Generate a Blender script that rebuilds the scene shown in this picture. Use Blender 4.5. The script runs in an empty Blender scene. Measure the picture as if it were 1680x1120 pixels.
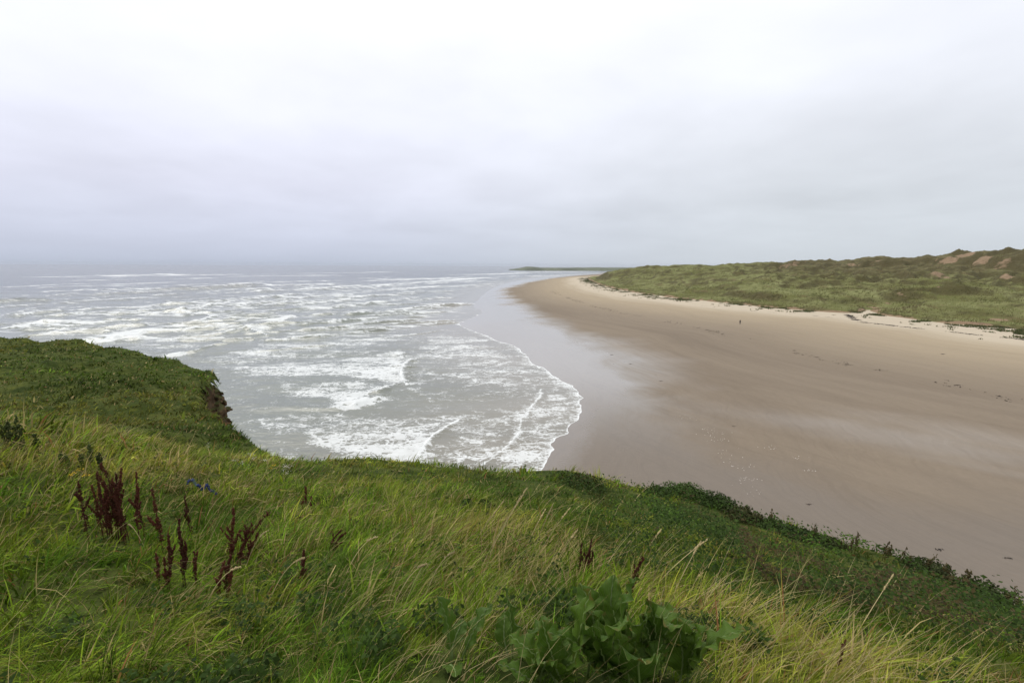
import bpy, bmesh, math, random
import numpy as np
from mathutils import Matrix, Vector

rng = np.random.default_rng(7)
random.seed(7)
scene = bpy.context.scene
COL = scene.collection

# ------------------------------------------------------------------ camera
CAM_H = 24.0                      # eye above sea level
FPX = 793.0                       # focal length in photograph pixels (17 mm on full frame)
PITCH = math.radians(8.92)
ROLL = math.radians(0.28)
_f = np.array([0, math.cos(PITCH), -math.sin(PITCH)])
_u0 = np.array([0, math.sin(PITCH), math.cos(PITCH)])
_r0 = np.array([1.0, 0, 0])
_r = _r0 * math.cos(ROLL) + _u0 * math.sin(ROLL)
_u = _u0 * math.cos(ROLL) - _r0 * math.sin(ROLL)
EYE = np.array([0, 0, CAM_H])

cam = bpy.data.cameras.new('camera')
cam.sensor_width = 36.0
cam.lens = 36.0 * FPX / 1680.0
cam.clip_start = 0.05
cam.clip_end = 60000
cam_ob = bpy.data.objects.new('camera', cam)
COL.objects.link(cam_ob)
M4 = Matrix(((_r[0], _u[0], -_f[0], 0), (_r[1], _u[1], -_f[1], 0), (_r[2], _u[2], -_f[2], CAM_H), (0, 0, 0, 1)))
cam_ob.matrix_world = M4
scene.camera = cam_ob

# ------------------------------------------------------------------ sky
SUN_EL, SUN_AZ = math.radians(46), math.radians(-38)      # azimuth from +Y towards +X
world = bpy.data.worlds.new('World')
scene.world = world
world.use_nodes = True
nt = world.node_tree
nt.nodes.clear()


class NG:
    """small helper to wire nodes"""
    def __init__(self, tree):
        self.t = tree

    def n(self, kind, **kw):
        nd = self.t.nodes.new(kind)
        for k, v in kw.items():
            if k == 'ins':
                for kk, vv in v.items():
                    self.set(nd.inputs[kk], vv)
            else:
                setattr(nd, k, v)
        return nd

    def set(self, sock, v):
        if isinstance(v, bpy.types.NodeSocket):
            self.t.links.new(v, sock)
        else:
            if isinstance(v, (tuple, list)) and sock.type == 'RGBA' and len(v) == 3:
                v = (*v, 1)
            sock.default_value = v

    def math(self, op, a, b=None, c=None, clamp=False):
        nd = self.n('ShaderNodeMath', operation=op, use_clamp=clamp)
        self.set(nd.inputs[0], a)
        if b is not None:
            self.set(nd.inputs[1], b)
        if c is not None:
            self.set(nd.inputs[2], c)
        return nd.outputs[0]

    def vmath(self, op, a, b=None, out=0):
        nd = self.n('ShaderNodeVectorMath', operation=op)
        self.set(nd.inputs[0], a)
        if b is not None:
            self.set(nd.inputs[1], b)
        return nd.outputs[out]

    def mix(self, f, a, b, mode='MIX'):
        nd = self.n('ShaderNodeMix', data_type='RGBA', blend_type=mode)
        self.set(nd.inputs[0], f)
        self.set(nd.inputs[6], a)
        self.set(nd.inputs[7], b)
        return nd.outputs[2]

    def sstep(self, x, a, b):
        nd = self.n('ShaderNodeMapRange', interpolation_type='SMOOTHSTEP')
        self.set(nd.inputs[0], x)
        self.set(nd.inputs[1], a)
        self.set(nd.inputs[2], b)
        return nd.outputs[0]

    def noise(self, vec, scale, detail=4, rough=0.55, dist=0.0):
        nd = self.n('ShaderNodeTexNoise')
        self.set(nd.inputs['Vector'], vec)
        nd.inputs['Scale'].default_value = scale
        nd.inputs['Detail'].default_value = detail
        nd.inputs['Roughness'].default_value = rough
        nd.inputs['Distortion'].default_value = dist
        return nd.outputs[0]

    def ramp(self, fac, stops, interp='LINEAR'):
        nd = self.n('ShaderNodeValToRGB')
        cr = nd.color_ramp
        cr.interpolation = interp
        while len(cr.elements) < len(stops):
            cr.elements.new(0.5)
        for e, (p, c) in zip(cr.elements, stops):
            e.position = p
            e.color = (*c, 1)
        self.set(nd.inputs[0], fac)
        return nd.outputs[0]

    def attr(self, name, out='Fac'):
        nd = self.n('ShaderNodeAttribute', attribute_name=name)
        return nd.outputs[out]

    def scalevec(self, vec, s):
        nd = self.n('ShaderNodeMapping')
        self.set(nd.inputs[0], vec)
        nd.inputs['Scale'].default_value = s
        return nd.outputs[0]


g = NG(nt)
tc = g.n('ShaderNodeTexCoord').outputs['Generated']
sep = g.n('ShaderNodeSeparateXYZ')
g.set(sep.inputs[0], tc)
sx, sy, sz = sep.outputs
el = g.math('MAXIMUM', sz, 0.0)
# cloud deck: direction projected on a plane overhead
den = g.math('ADD', el, 0.16)
pv = g.n('ShaderNodeCombineXYZ')
g.set(pv.inputs[0], g.math('DIVIDE', sx, den))
g.set(pv.inputs[1], g.math('DIVIDE', sy, den))
cl1 = g.noise(pv.outputs[0], 0.55, 5, 0.5, 0.3)
cl2 = g.noise(pv.outputs[0], 1.7, 4, 0.5, 0.2)
base = g.ramp(el, [(0.0, (0.47, 0.52, 0.64)), (0.05, (0.57, 0.61, 0.74)), (0.14, (0.72, 0.74, 0.87)),
                   (0.30, (0.87, 0.89, 0.99)), (0.50, (1.02, 1.03, 1.06)), (1.0, (1.10, 1.11, 1.11))])
# the deck is greyer and thicker inland (towards +X)
side = g.sstep(sx, -0.55, 0.60)
low = g.math('SUBTRACT', 1.0, g.sstep(el, 0.1, 0.60))
base = g.mix(g.math('MULTIPLY', side, g.math('MULTIPLY', low, 0.85)), base, g.mix(g.sstep(el, 0.0, 0.35), (0.60, 0.645, 0.68), (0.80, 0.83, 0.87)))
shade = g.math('ADD', g.math('MULTIPLY_ADD', cl1, 0.46, 0.78), g.math('MULTIPLY_ADD', cl2, 0.20, -0.10))
amt = g.sstep(el, 0.0, 0.12)
shade = g.math('ADD', g.math('MULTIPLY', g.math('SUBTRACT', shade, 1.0), g.math('MULTIPLY_ADD', amt, 0.75, 0.25)), 1.0)
cc = g.n('ShaderNodeCombineColor')
for i in range(3):
    g.set(cc.inputs[i], shade)
deck = g.mix(1.0, base, cc.outputs[0], 'MULTIPLY')
sky = g.n('ShaderNodeTexSky', sky_type='NISHITA', sun_disc=False)
sky.sun_elevation = SUN_EL
sky.sun_rotation = SUN_AZ
sky.air_density = 1.0
sky.dust_density = 2.0
bg1 = g.n('ShaderNodeBackground', ins={'Color': deck, 'Strength': 1.13})
bg2 = g.n('ShaderNodeBackground', ins={'Color': sky.outputs[0], 'Strength': 0.05})
mx = g.n('ShaderNodeMixShader', ins={0: 0.06})
nt.links.new(bg1.outputs[0], mx.inputs[1])
nt.links.new(bg2.outputs[0], mx.inputs[2])
wo = g.n('ShaderNodeOutputWorld')
nt.links.new(mx.outputs[0], wo.inputs[0])

# ------------------------------------------------------------------ sun behind the clouds
sl = bpy.data.lights.new('sun', 'SUN')
sl.energy = 1.5
sl.angle = math.radians(35)
sl.color = (1.0, 0.96, 0.90)
so = bpy.data.objects.new('sun', sl)
COL.objects.link(so)
sd = Vector((math.sin(SUN_AZ) * math.cos(SUN_EL), math.cos(SUN_AZ) * math.cos(SUN_EL), math.sin(SUN_EL)))
so.rotation_euler = sd.to_track_quat('Z', 'Y').to_euler()
so.location = (0, 0, 200)

scene.view_settings.view_transform = 'Standard'
scene.view_settings.look = 'None'
scene.view_settings.exposure = 0.0
scene.view_settings.gamma = 1.0
scene.view_settings.use_curve_mapping = False
scene.cycles.max_bounces = 6
scene.cycles.diffuse_bounces = 3
scene.cycles.glossy_bounces = 3
scene.cycles.transmission_bounces = 4
scene.cycles.transparent_max_bounces = 6
scene.cycles.volume_bounces = 1
scene.cycles.use_denoising = True


# ================================================================== helpers
def ray(px, py):
    px = np.asarray(px, float)
    py = np.asarray(py, float)
    u = (px - 840) / FPX
    v = (py - 560) / FPX
    return _f + u[..., None] * _r - v[..., None] * _u


def on_z(pts, z=0.0):
    """photograph pixels -> points on a level plane"""
    pts = np.asarray(pts, float)
    d = ray(pts[:, 0], pts[:, 1])
    t = (z - CAM_H) / d[:, 2]
    return EYE + d * t[:, None]


def at_d(px, py, depth):
    return EYE + ray(px, py) * depth


def at_rel(px, py, zrel):
    d = ray(px, py)
    return EYE + d * (zrel / d[2])


def at_r(px, py, r):
    d = ray(px, py)
    return EYE + d * (r / math.hypot(d[0], d[1]))


def hit(px, py, fn, t0=1.0, t1=900.0, n=4000):
    d = ray(px, py)
    ts = np.geomspace(t0, t1, n)
    P = EYE + d * ts[:, None]
    below = P[:, 2] < fn(P[:, 0], P[:, 1])
    k = int(np.argmax(below)) if below.any() else n - 1
    return P[k]


def tps(P, z, lam=0.0):
    P = np.asarray(P, float)
    z = np.asarray(z, float)
    n = len(P)

    def U(r2):
        return 0.5 * r2 * np.log(r2 + 1e-9)
    D = ((P[:, None, :] - P[None]) ** 2).sum(-1)
    A = np.zeros((n + 3, n + 3))
    A[:n, :n] = U(D) + lam * np.eye(n)
    A[:n, n] = 1
    A[:n, n + 1:] = P
    A[n, :n] = 1
    A[n + 1:, :n] = P.T
    w = np.linalg.solve(A, np.concatenate([z, np.zeros(3)]))

    def f(x, y):
        x = np.asarray(x, float)
        y = np.asarray(y, float)
        sh = x.shape
        x = x.ravel()
        y = y.ravel()
        out = np.empty(x.size)
        for i in range(0, x.size, 60000):
            a, b = x[i:i + 60000], y[i:i + 60000]
            r2 = (a[:, None] - P[:, 0]) ** 2 + (b[:, None] - P[:, 1]) ** 2
            out[i:i + 60000] = U(r2) @ w[:n] + w[n] + w[n + 1] * a + w[n + 2] * b
        return out.reshape(sh)
    return f


def _hash(ix, iy, seed):
    h = (ix.astype(np.int64) * 374761393 + iy.astype(np.int64) * 668265263 + seed * 1442695041) & 0xffffffff
    h = ((h ^ (h >> 13)) * 1274126177) & 0xffffffff
    return ((h ^ (h >> 16)) & 0xffff) / 65535.0


def vnoise(x, y, seed=0):
    ix = np.floor(x)
    iy = np.floor(y)
    fx = x - ix
    fy = y - iy
    fx = fx * fx * fx * (fx * (fx * 6 - 15) + 10)
    fy = fy * fy * fy * (fy * (fy * 6 - 15) + 10)
    a = _hash(ix, iy, seed)
    b = _hash(ix + 1, iy, seed)
    c = _hash(ix, iy + 1, seed)
    d = _hash(ix + 1, iy + 1, seed)
    return (a * (1 - fx) + b * fx) * (1 - fy) + (c * (1 - fx) + d * fx) * fy


def fbm(x, y, oct=4, seed=0, rough=0.5):
    s = 0
    a = 1.0
    tot = 0
    for o in range(oct):
        s = s + a * vnoise(x * 2 ** o + 17.3 * o, y * 2 ** o - 9.1 * o, seed + o)
        tot += a
        a *= rough
    return s / tot * 2 - 1


def smooth(x, a, b):
    t = np.clip((x - a) / (b - a), 0, 1)
    return t * t * (3 - 2 * t)


def poly_dist(x, y, P):
    """distance to an open polyline, with nearest point"""
    P = np.asarray(P, float)[:, :2]
    best = np.full(x.shape, 1e18)
    nx = np.zeros_like(best)
    ny = np.zeros_like(best)
    par = np.zeros_like(best)
    acc = 0.0
    for a, b in zip(P[:-1], P[1:]):
        d = b - a
        L2 = d @ d + 1e-12
        t = np.clip(((x - a[0]) * d[0] + (y - a[1]) * d[1]) / L2, 0, 1)
        qx = a[0] + t * d[0]
        qy = a[1] + t * d[1]
        dd = (x - qx) ** 2 + (y - qy) ** 2
        m = dd < best
        best[m] = dd[m]
        nx[m] = qx[m]
        ny[m] = qy[m]
        L = math.sqrt(L2)
        par[m] = acc + (t * L)[m]
        acc += L
    return np.sqrt(best), nx, ny, par / max(acc, 1e-9)


def inside(x, y, P):
    P = np.asarray(P, float)[:, :2]
    r = np.zeros(x.shape, bool)
    n = len(P)
    for i in range(n):
        x1, y1 = P[i]
        x2, y2 = P[(i + 1) % n]
        c = ((y1 > y) != (y2 > y)) & (x < (x2 - x1) * (y - y1) / (y2 - y1 + 1e-15) + x1)
        r ^= c
    return r


def spline(P, n=12):
    """Catmull-Rom through the points"""
    P = np.asarray(P, float)
    Q = np.vstack([2 * P[0] - P[1], P, 2 * P[-1] - P[-2]])
    out = []
    for i in range(1, len(Q) - 2):
        p0, p1, p2, p3 = Q[i - 1], Q[i], Q[i + 1], Q[i + 2]
        for t in np.linspace(0, 1, n, endpoint=False):
            out.append(0.5 * (2 * p1 + (p2 - p0) * t + (2 * p0 - 5 * p1 + 4 * p2 - p3) * t * t + (3 * p1 - p0 - 3 * p2 + p3) * t ** 3))
    out.append(P[-1])
    return np.array(out)


def raw_mesh(name, V, idx, sizes, smooth_shade=True):
    me = bpy.data.meshes.new(name)
    V = np.ascontiguousarray(V, np.float32)
    me.vertices.add(len(V))
    me.vertices.foreach_set('co', V.ravel())
    idx = np.ascontiguousarray(idx, np.int32).ravel()
    sizes = np.ascontiguousarray(sizes, np.int32)
    me.loops.add(len(idx))
    me.loops.foreach_set('vertex_index', idx)
    me.polygons.add(len(sizes))
    st = np.zeros(len(sizes), np.int32)
    st[1:] = np.cumsum(sizes)[:-1]
    me.polygons.foreach_set('loop_start', st)
    me.update(calc_edges=True)
    if smooth_shade:
        me.polygons.foreach_set('use_smooth', np.ones(len(sizes), bool))
    me.validate()
    return me


def grid_mesh(name, X, Y, Z, keep=None):
    nr, nc = X.shape
    V = np.stack([X, Y, Z], -1).reshape(-1, 3)
    i = np.arange(nr * nc).reshape(nr, nc)
    q = np.stack([i[:-1, :-1], i[:-1, 1:], i[1:, 1:], i[1:, :-1]], -1).reshape(-1, 4)
    # face up
    a, b, c = V[q[0, 0]], V[q[0, 1]], V[q[0, 2]]
    if np.cross(b - a, c - b)[2] < 0:
        q = q[:, ::-1]
    if keep is not None:
        k = keep.reshape(-1)
        q = q[k[q].all(1)]
        used = np.unique(q)
        mp = np.full(len(V), -1)
        mp[used] = np.arange(len(used))
        V = V[used]
        q = mp[q]
        return raw_mesh(name, V, q, np.full(len(q), 4)), used
    return raw_mesh(name, V, q, np.full(len(q), 4)), np.arange(len(V))


def fattr(me, name, val):
    a = me.attributes.new(name, 'FLOAT', 'POINT')
    a.data.foreach_set('value', np.ascontiguousarray(val, np.float32).ravel())


def cattr(me, name, rgb):
    a = me.attributes.new(name, 'FLOAT_COLOR', 'POINT')
    c = np.ones((len(rgb), 4), np.float32)
    c[:, :3] = rgb
    a.data.foreach_set('color', c.ravel())


def link(name, me, mat=None, parent=None):
    o = bpy.data.objects.new(name, me)
    COL.objects.link(o)
    if mat is not None and me is not None and len(me.materials) == 0:
        me.materials.append(mat)
    if parent is not None:
        o.parent = parent
    return o


def tag(o, label=None, cat=None, group=None, kind=None):
    if label:
        o['label'] = label
    if cat:
        o['category'] = cat
    if group:
        o['group'] = group
    if kind:
        o['kind'] = kind
    return o


def empty(name, loc, rz=0.0):
    o = bpy.data.objects.new(name, None)
    COL.objects.link(o)
    o.empty_display_size = 0.1
    o.location = loc
    o.rotation_euler = (0, 0, rz)
    return o


def material(name):
    m = bpy.data.materials.new(name)
    m.use_nodes = True
    m.node_tree.nodes.clear()
    gg = NG(m.node_tree)
    out = gg.n('ShaderNodeOutputMaterial')
    return m, gg, out


def plain(name, col, rough=0.7, spec=0.3, var=0.25, scale=20.0, bump=0.0):
    m, gg, out = material(name)
    tcn = gg.n('ShaderNodeTexCoord').outputs['Object']
    nz = gg.noise(tcn, scale, 4)
    orn = gg.n('ShaderNodeObjectInfo').outputs['Random']
    f = gg.math('MULTIPLY', gg.math('MULTIPLY_ADD', nz, 2 * var, 1 - var), gg.math('MULTIPLY_ADD', orn, .8, .65))
    c2 = gg.n('ShaderNodeVectorMath', operation='SCALE')
    c2.inputs[0].default_value = col
    gg.set(c2.inputs['Scale'], f)
    p = gg.n('ShaderNodeBsdfPrincipled', ins={'Base Color': c2.outputs[0], 'Roughness': rough, 'Specular IOR Level': spec})
    if bump:
        bn = gg.n('ShaderNodeBump', ins={'Strength': bump, 'Height': nz})
        gg.set(p.inputs['Normal'], bn.outputs[0])
    gg.t.links.new(p.outputs[0], out.inputs[0])
    return m


def leafy(name, attr='col', trans=0.3, rough=0.5, spec=0.25):
    """plant tissue: per-blade colour, some light passing through"""
    m, gg, out = material(name)
    c = gg.attr(attr, 'Color')
    p = gg.n('ShaderNodeBsdfPrincipled', ins={'Base Color': c, 'Roughness': rough, 'Specular IOR Level': spec})
    t = gg.n('ShaderNodeBsdfTranslucent', ins={'Color': c})
    ms = gg.n('ShaderNodeMixShader', ins={0: trans})
    gg.t.links.new(p.outputs[0], ms.inputs[1])
    gg.t.links.new(t.outputs[0], ms.inputs[2])
    gg.t.links.new(ms.outputs[0], out.inputs[0])
    return m


# ================================================================== plan of the coast
SHORE = np.vstack([
    [[8, 20], [3.5, 40]],
    on_z([(890, 768), (897, 752), (912, 728), (932, 704), (948, 678), (954, 656), (944, 637), (922, 624), (903, 612), (880, 596),
          (860, 581), (835, 566), (810, 555), (783, 545), (763, 537), (757, 531), (766, 525), (783, 518), (789, 511), (780, 505),
          (778, 499), (786, 491), (795, 482), (806, 474), (822, 467), (850, 460.5), (890, 454.5), (930, 451.5), (955, 450)])[:, :2],
    [[330, 1750], [600, 2250], [1500, 2600], [6000, 2800]]])
SHORE = np.vstack([SHORE[:2], spline(SHORE[2:-4], 4), SHORE[-4:]])
LAND = np.vstack([SHORE, [[6000, -3000], [8, -3000]]])


def shore_s(x, y):
    x = np.asarray(x, float)
    y = np.asarray(y, float)
    # the swash edge is scalloped
    k = smooth(y, 20, 60) * (1 - smooth(y, 300, 600))
    x2 = x + k * (.9 * fbm(x / 3.2, y / 3.2, 3, 301) + 1.5 * fbm(x / 13, y / 13, 2, 303))
    y2 = y + k * (.9 * fbm(x / 3.2, y / 3.2, 3, 305) + 1.5 * fbm(x / 13, y / 13, 2, 307))
    d, _, _, par = poly_dist(x2, y2, SHORE)
    ins = inside(x2, y2, LAND)
    return np.where(ins, d, -d)


def beach_z(s):
    s = np.asarray(s, float)
    up = 3.1 * smooth(s, -40, 150) - 3.1 * smooth(np.zeros(1), -40, 150)[0]
    return np.where(s > 0, up * 1.02, np.maximum(0.018 * s, -3.0))


TOE = np.vstack([
    [[330, -60], [220, 60]],
    on_z([(1760, 556), (1680, 542), (1640, 536), (1600, 534), (1560, 531), (1515, 526), (1480, 521), (1445, 517), (1425, 509), (1405, 514), (1380, 513),
          (1340, 511), (1300, 507), (1240, 502), (1170, 495), (1100, 488), (1066, 483), (1039, 479), (1003, 472), (980, 465), (963, 456)], 2.8)[:, :2],
    [[155, 950], [290, 1150], [520, 1400], [1500, 1700]]])
TOE_LAND = np.vstack([TOE, [[3000, 1700], [3000, -60]]])


def polar(az0, az1, naz, th0, th1, nr, extra=()):
    """plan grid denser towards the cliff foot"""
    az = np.unique(np.concatenate([np.linspace(math.radians(az0), math.radians(az1), naz), *[np.radians(e) for e in extra]]))
    th = np.linspace(th0, th1, nr)
    r = CAM_H / th
    R, A = np.meshgrid(r, az, indexing='ij')
    return R * np.sin(A), R * np.cos(A), R


# ================================================================== SEA
FRONTS = [  # photograph pixels on the water, crest height m, foam trail m, strength
    ([(649, 577), (656, 583), (663, 588)], .25, 3, .9),
    ([(676, 588), (668, 595), (661, 603), (658, 612), (660, 622), (667, 633)], .4, 7, 1),
    ([(714, 570), (706, 576), (696, 580)], .1, 1, .6),
    ([(711, 613), (697, 619), (680, 624)], .08, .8, .35),
    ([(667, 635), (682, 642), (694, 648), (703, 652), (709, 658)], .15, 1.5, .45),
    ([(642, 634), (630, 640), (618, 645), (600, 647)], .35, 3, .95),
    ([(611, 658), (600, 660), (588, 663), (573, 668)], .55, 3.0, 1.6),
    ([(573, 668), (550, 671), (520, 671), (490, 670), (455, 668)], .22, 0.1, .05),
    ([(641, 634), (625, 650), (611, 658)], .35, 0.1, .1),
    ([(752, 689), (735, 700), (717, 711), (704, 721), (696, 731), (690, 744), (685, 757)], .2, 4, 1),
    ([(888, 638), (885, 650), (875, 664), (866, 674), (857, 686), (855, 698), (852, 709), (846, 716), (838, 727), (825, 737), (808, 750), (791, 763)], .07, .7, .75),
    ([(889, 744), (878, 748), (862, 756), (850, 766)], .05, 1.2, .6),
    ([(232, 477), (290, 475), (345, 473), (437, 468)], 2.4, .5, .15),
    ([(345, 473), (395, 470), (437, 468)], 1.3, 14, .9),
    ([(476, 468), (520, 468.5), (560, 467)], 1.0, 14, .8),
    ([(-40, 497), (0, 495), (39, 493), (85, 494)], 2.0, .5, .1),
    ([(85, 493), (150, 490), (200, 487)], .7, 8, .5),
    ([(0, 520), (30, 518), (60, 514), (119, 509)], 1.1, 8, 1.2),
    ([(0, 541), (30, 537), (57, 532), (84, 527)], .8, 10, 1.1),
    ([(120, 519), (167, 517), (215, 515), (265, 512)], .9, 6, 1.0),
    ([(265, 512), (283, 511), (310, 509)], 1.6, .4, .1),
    ([(290, 511), (330, 505), (363, 498)], .9, 8, 1.1),
    ([(370, 497), (390, 494)], .6, 4, .9),
    ([(315, 530), (335, 525), (354, 518)], .7, 6, 1.0),
    ([(100, 563), (140, 563), (173, 560), (208, 553), (247, 543)], .7, 12, 1.25),
    ([(256, 559), (312, 553), (360, 548), (405, 541), (420, 545), (437, 550)], .6, 7, 1.0),
    ([(330, 538), (380, 535), (423, 533)], .5, 4, .9),
    ([(272, 584), (286, 583), (300, 580)], .6, 2, 1.3),
    ([(300, 580), (321, 577), (351, 568), (380, 564)], .5, 1.2, .6),
    ([(440, 532), (464, 526), (478, 518)], .5, 6, .9),
    ([(395, 488), (440, 486), (500, 482)], .6, 7, .9),
    ([(500, 527), (530, 525), (557, 523)], .4, 4, .9),
    ([(500, 496), (550, 492), (607, 486)], .6, 6, .9),
    ([(500, 505), (540, 503), (572, 499)], .4, 4, .6),
    ([(520, 514), (560, 513), (640, 509)], .4, 5, .6),
    ([(440, 557), (500, 552), (580, 548)], .25, 3, .35),
    ([(560, 532), (620, 530), (672, 525)], .3, 3, .5),
    ([(430, 478), (470, 477), (540, 474)], .8, 9, .9),
    ([(540, 472), (600, 469), (660, 466)], .8, 14, .9),
    ([(600, 461), (660, 459.5), (730, 458)], .8, 20, .9),
    ([(620, 478), (660, 475), (720, 470)], .5, 10, .8),
    ([(680, 464), (740, 460), (800, 456)], .6, 20, .9),
    ([(740, 451), (800, 450), (870, 448)], .7, 40, .9),
    ([(840, 446.5), (900, 446), (960, 445.5)], .7, 60, 1.0),
    ([(600, 496), (640, 492), (700, 486)], .3, 5, .5),
    ([(640, 520), (690, 512), (720, 503)], .2, 3, .4),
    ([(757, 531), (774, 524), (786, 516)], .05, 5, .7),
    ([(395, 579), (450, 575), (520, 569), (560, 566)], .3, 2, .6),
    ([(560, 561), (620, 556), (690, 547), (730, 541)], .2, 1.5, .55),
    ([(450, 545), (520, 541), (600, 537)], .35, 3, .75),
    ([(600, 545), (660, 538), (735, 530)], .2, 2.5, .6),
    ([(640, 510), (700, 503), (760, 496)], .25, 3, .6),
    ([(380, 528), (440, 522), (500, 518)], .5, 4, .85),
    ([(590, 515), (650, 508), (720, 499)], .3, 4, .7),
    ([(720, 575), (770, 568), (820, 572)], .08, 1.2, .45),
    ([(740, 620), (790, 610), (850, 612)], .06, 1.0, .4),
    ([(755, 655), (810, 645), (860, 640)], .06, 1.0, .4),
]
_fr = np.random.default_rng(23)
for _k in range(170):                    # lesser breakers all over the surf
    _y = _fr.uniform(447, 560)
    _x = _fr.uniform(-40, 860 - 2.2 * (_y - 447) if _y < 500 else 700)
    _l = _fr.uniform(45, 190) * (1.2 - (_y - 447) / 200)
    _t = _fr.uniform(-.09, -.035) * min(1, (_y - 440) / 60)
    FRONTS.append(([(_x, _y), (_x + _l * .35, _y + _t * _l * .35 + _fr.normal(0, .25)), (_x + _l * .7, _y + _t * _l * .7 + _fr.normal(0, .25)), (_x + _l, _y + _t * _l)],
                   _fr.uniform(.35, .95), _fr.uniform(1.2, 5.5) * (1 + max(0, 480 - _y) / 25), _fr.uniform(.5, 1.0)))
PATCHES = [  # foam rafts: outline in photograph pixels, density, edge softness m
    ([(350, 606), (400, 599), (500, 591), (600, 581), (648, 577), (664, 590), (659, 610), (666, 632), (640, 630), (560, 620), (460, 618), (390, 616)], .62, 3),
    ([(432, 643), (480, 631), (560, 628), (642, 634), (618, 646), (560, 656), (500, 654)], .58, 2.5),
    ([(393, 694), (440, 683), (520, 676), (640, 677), (752, 688), (717, 711), (686, 757), (640, 775), (570, 765), (540, 744), (500, 725), (450, 706)], .56, 2.5),
    ([(752, 689), (870, 672), (852, 709), (791, 763), (700, 775), (690, 745), (717, 711)], .42, 3),
    ([(890, 640), (950, 650), (935, 700), (890, 765), (800, 768), (850, 712), (870, 668)], .40, 2),
    ([(760, 535), (800, 553), (850, 578), (900, 615), (880, 640), (800, 660), (740, 640), (690, 600), (680, 560), (720, 540)], .38, 8),
    ([(0, 512), (120, 508), (300, 498), (400, 490), (520, 480), (640, 466), (560, 500), (470, 530), (430, 552), (330, 572), (285, 590), (0, 580)], .31, 14),
    ([(430, 482), (560, 466), (700, 456), (850, 446), (980, 444), (960, 450), (860, 457), (790, 478), (700, 500), (560, 520), (460, 520)], .32, 14),
    ([(400, 560), (560, 520), (700, 500), (780, 505), (745, 530), (680, 560), (560, 575), (420, 590)], .36, 9),
    ([(300, 592), (420, 565), (560, 560), (640, 575), (480, 590), (360, 600)], .33, 6),
    ([(420, 755), (470, 740), (500, 752), (520, 775), (440, 775)], .33, 2),
    ([(430, 476), (620, 462), (820, 449), (900, 445), (620, 459), (440, 468)], .30, 20),
]


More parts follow.
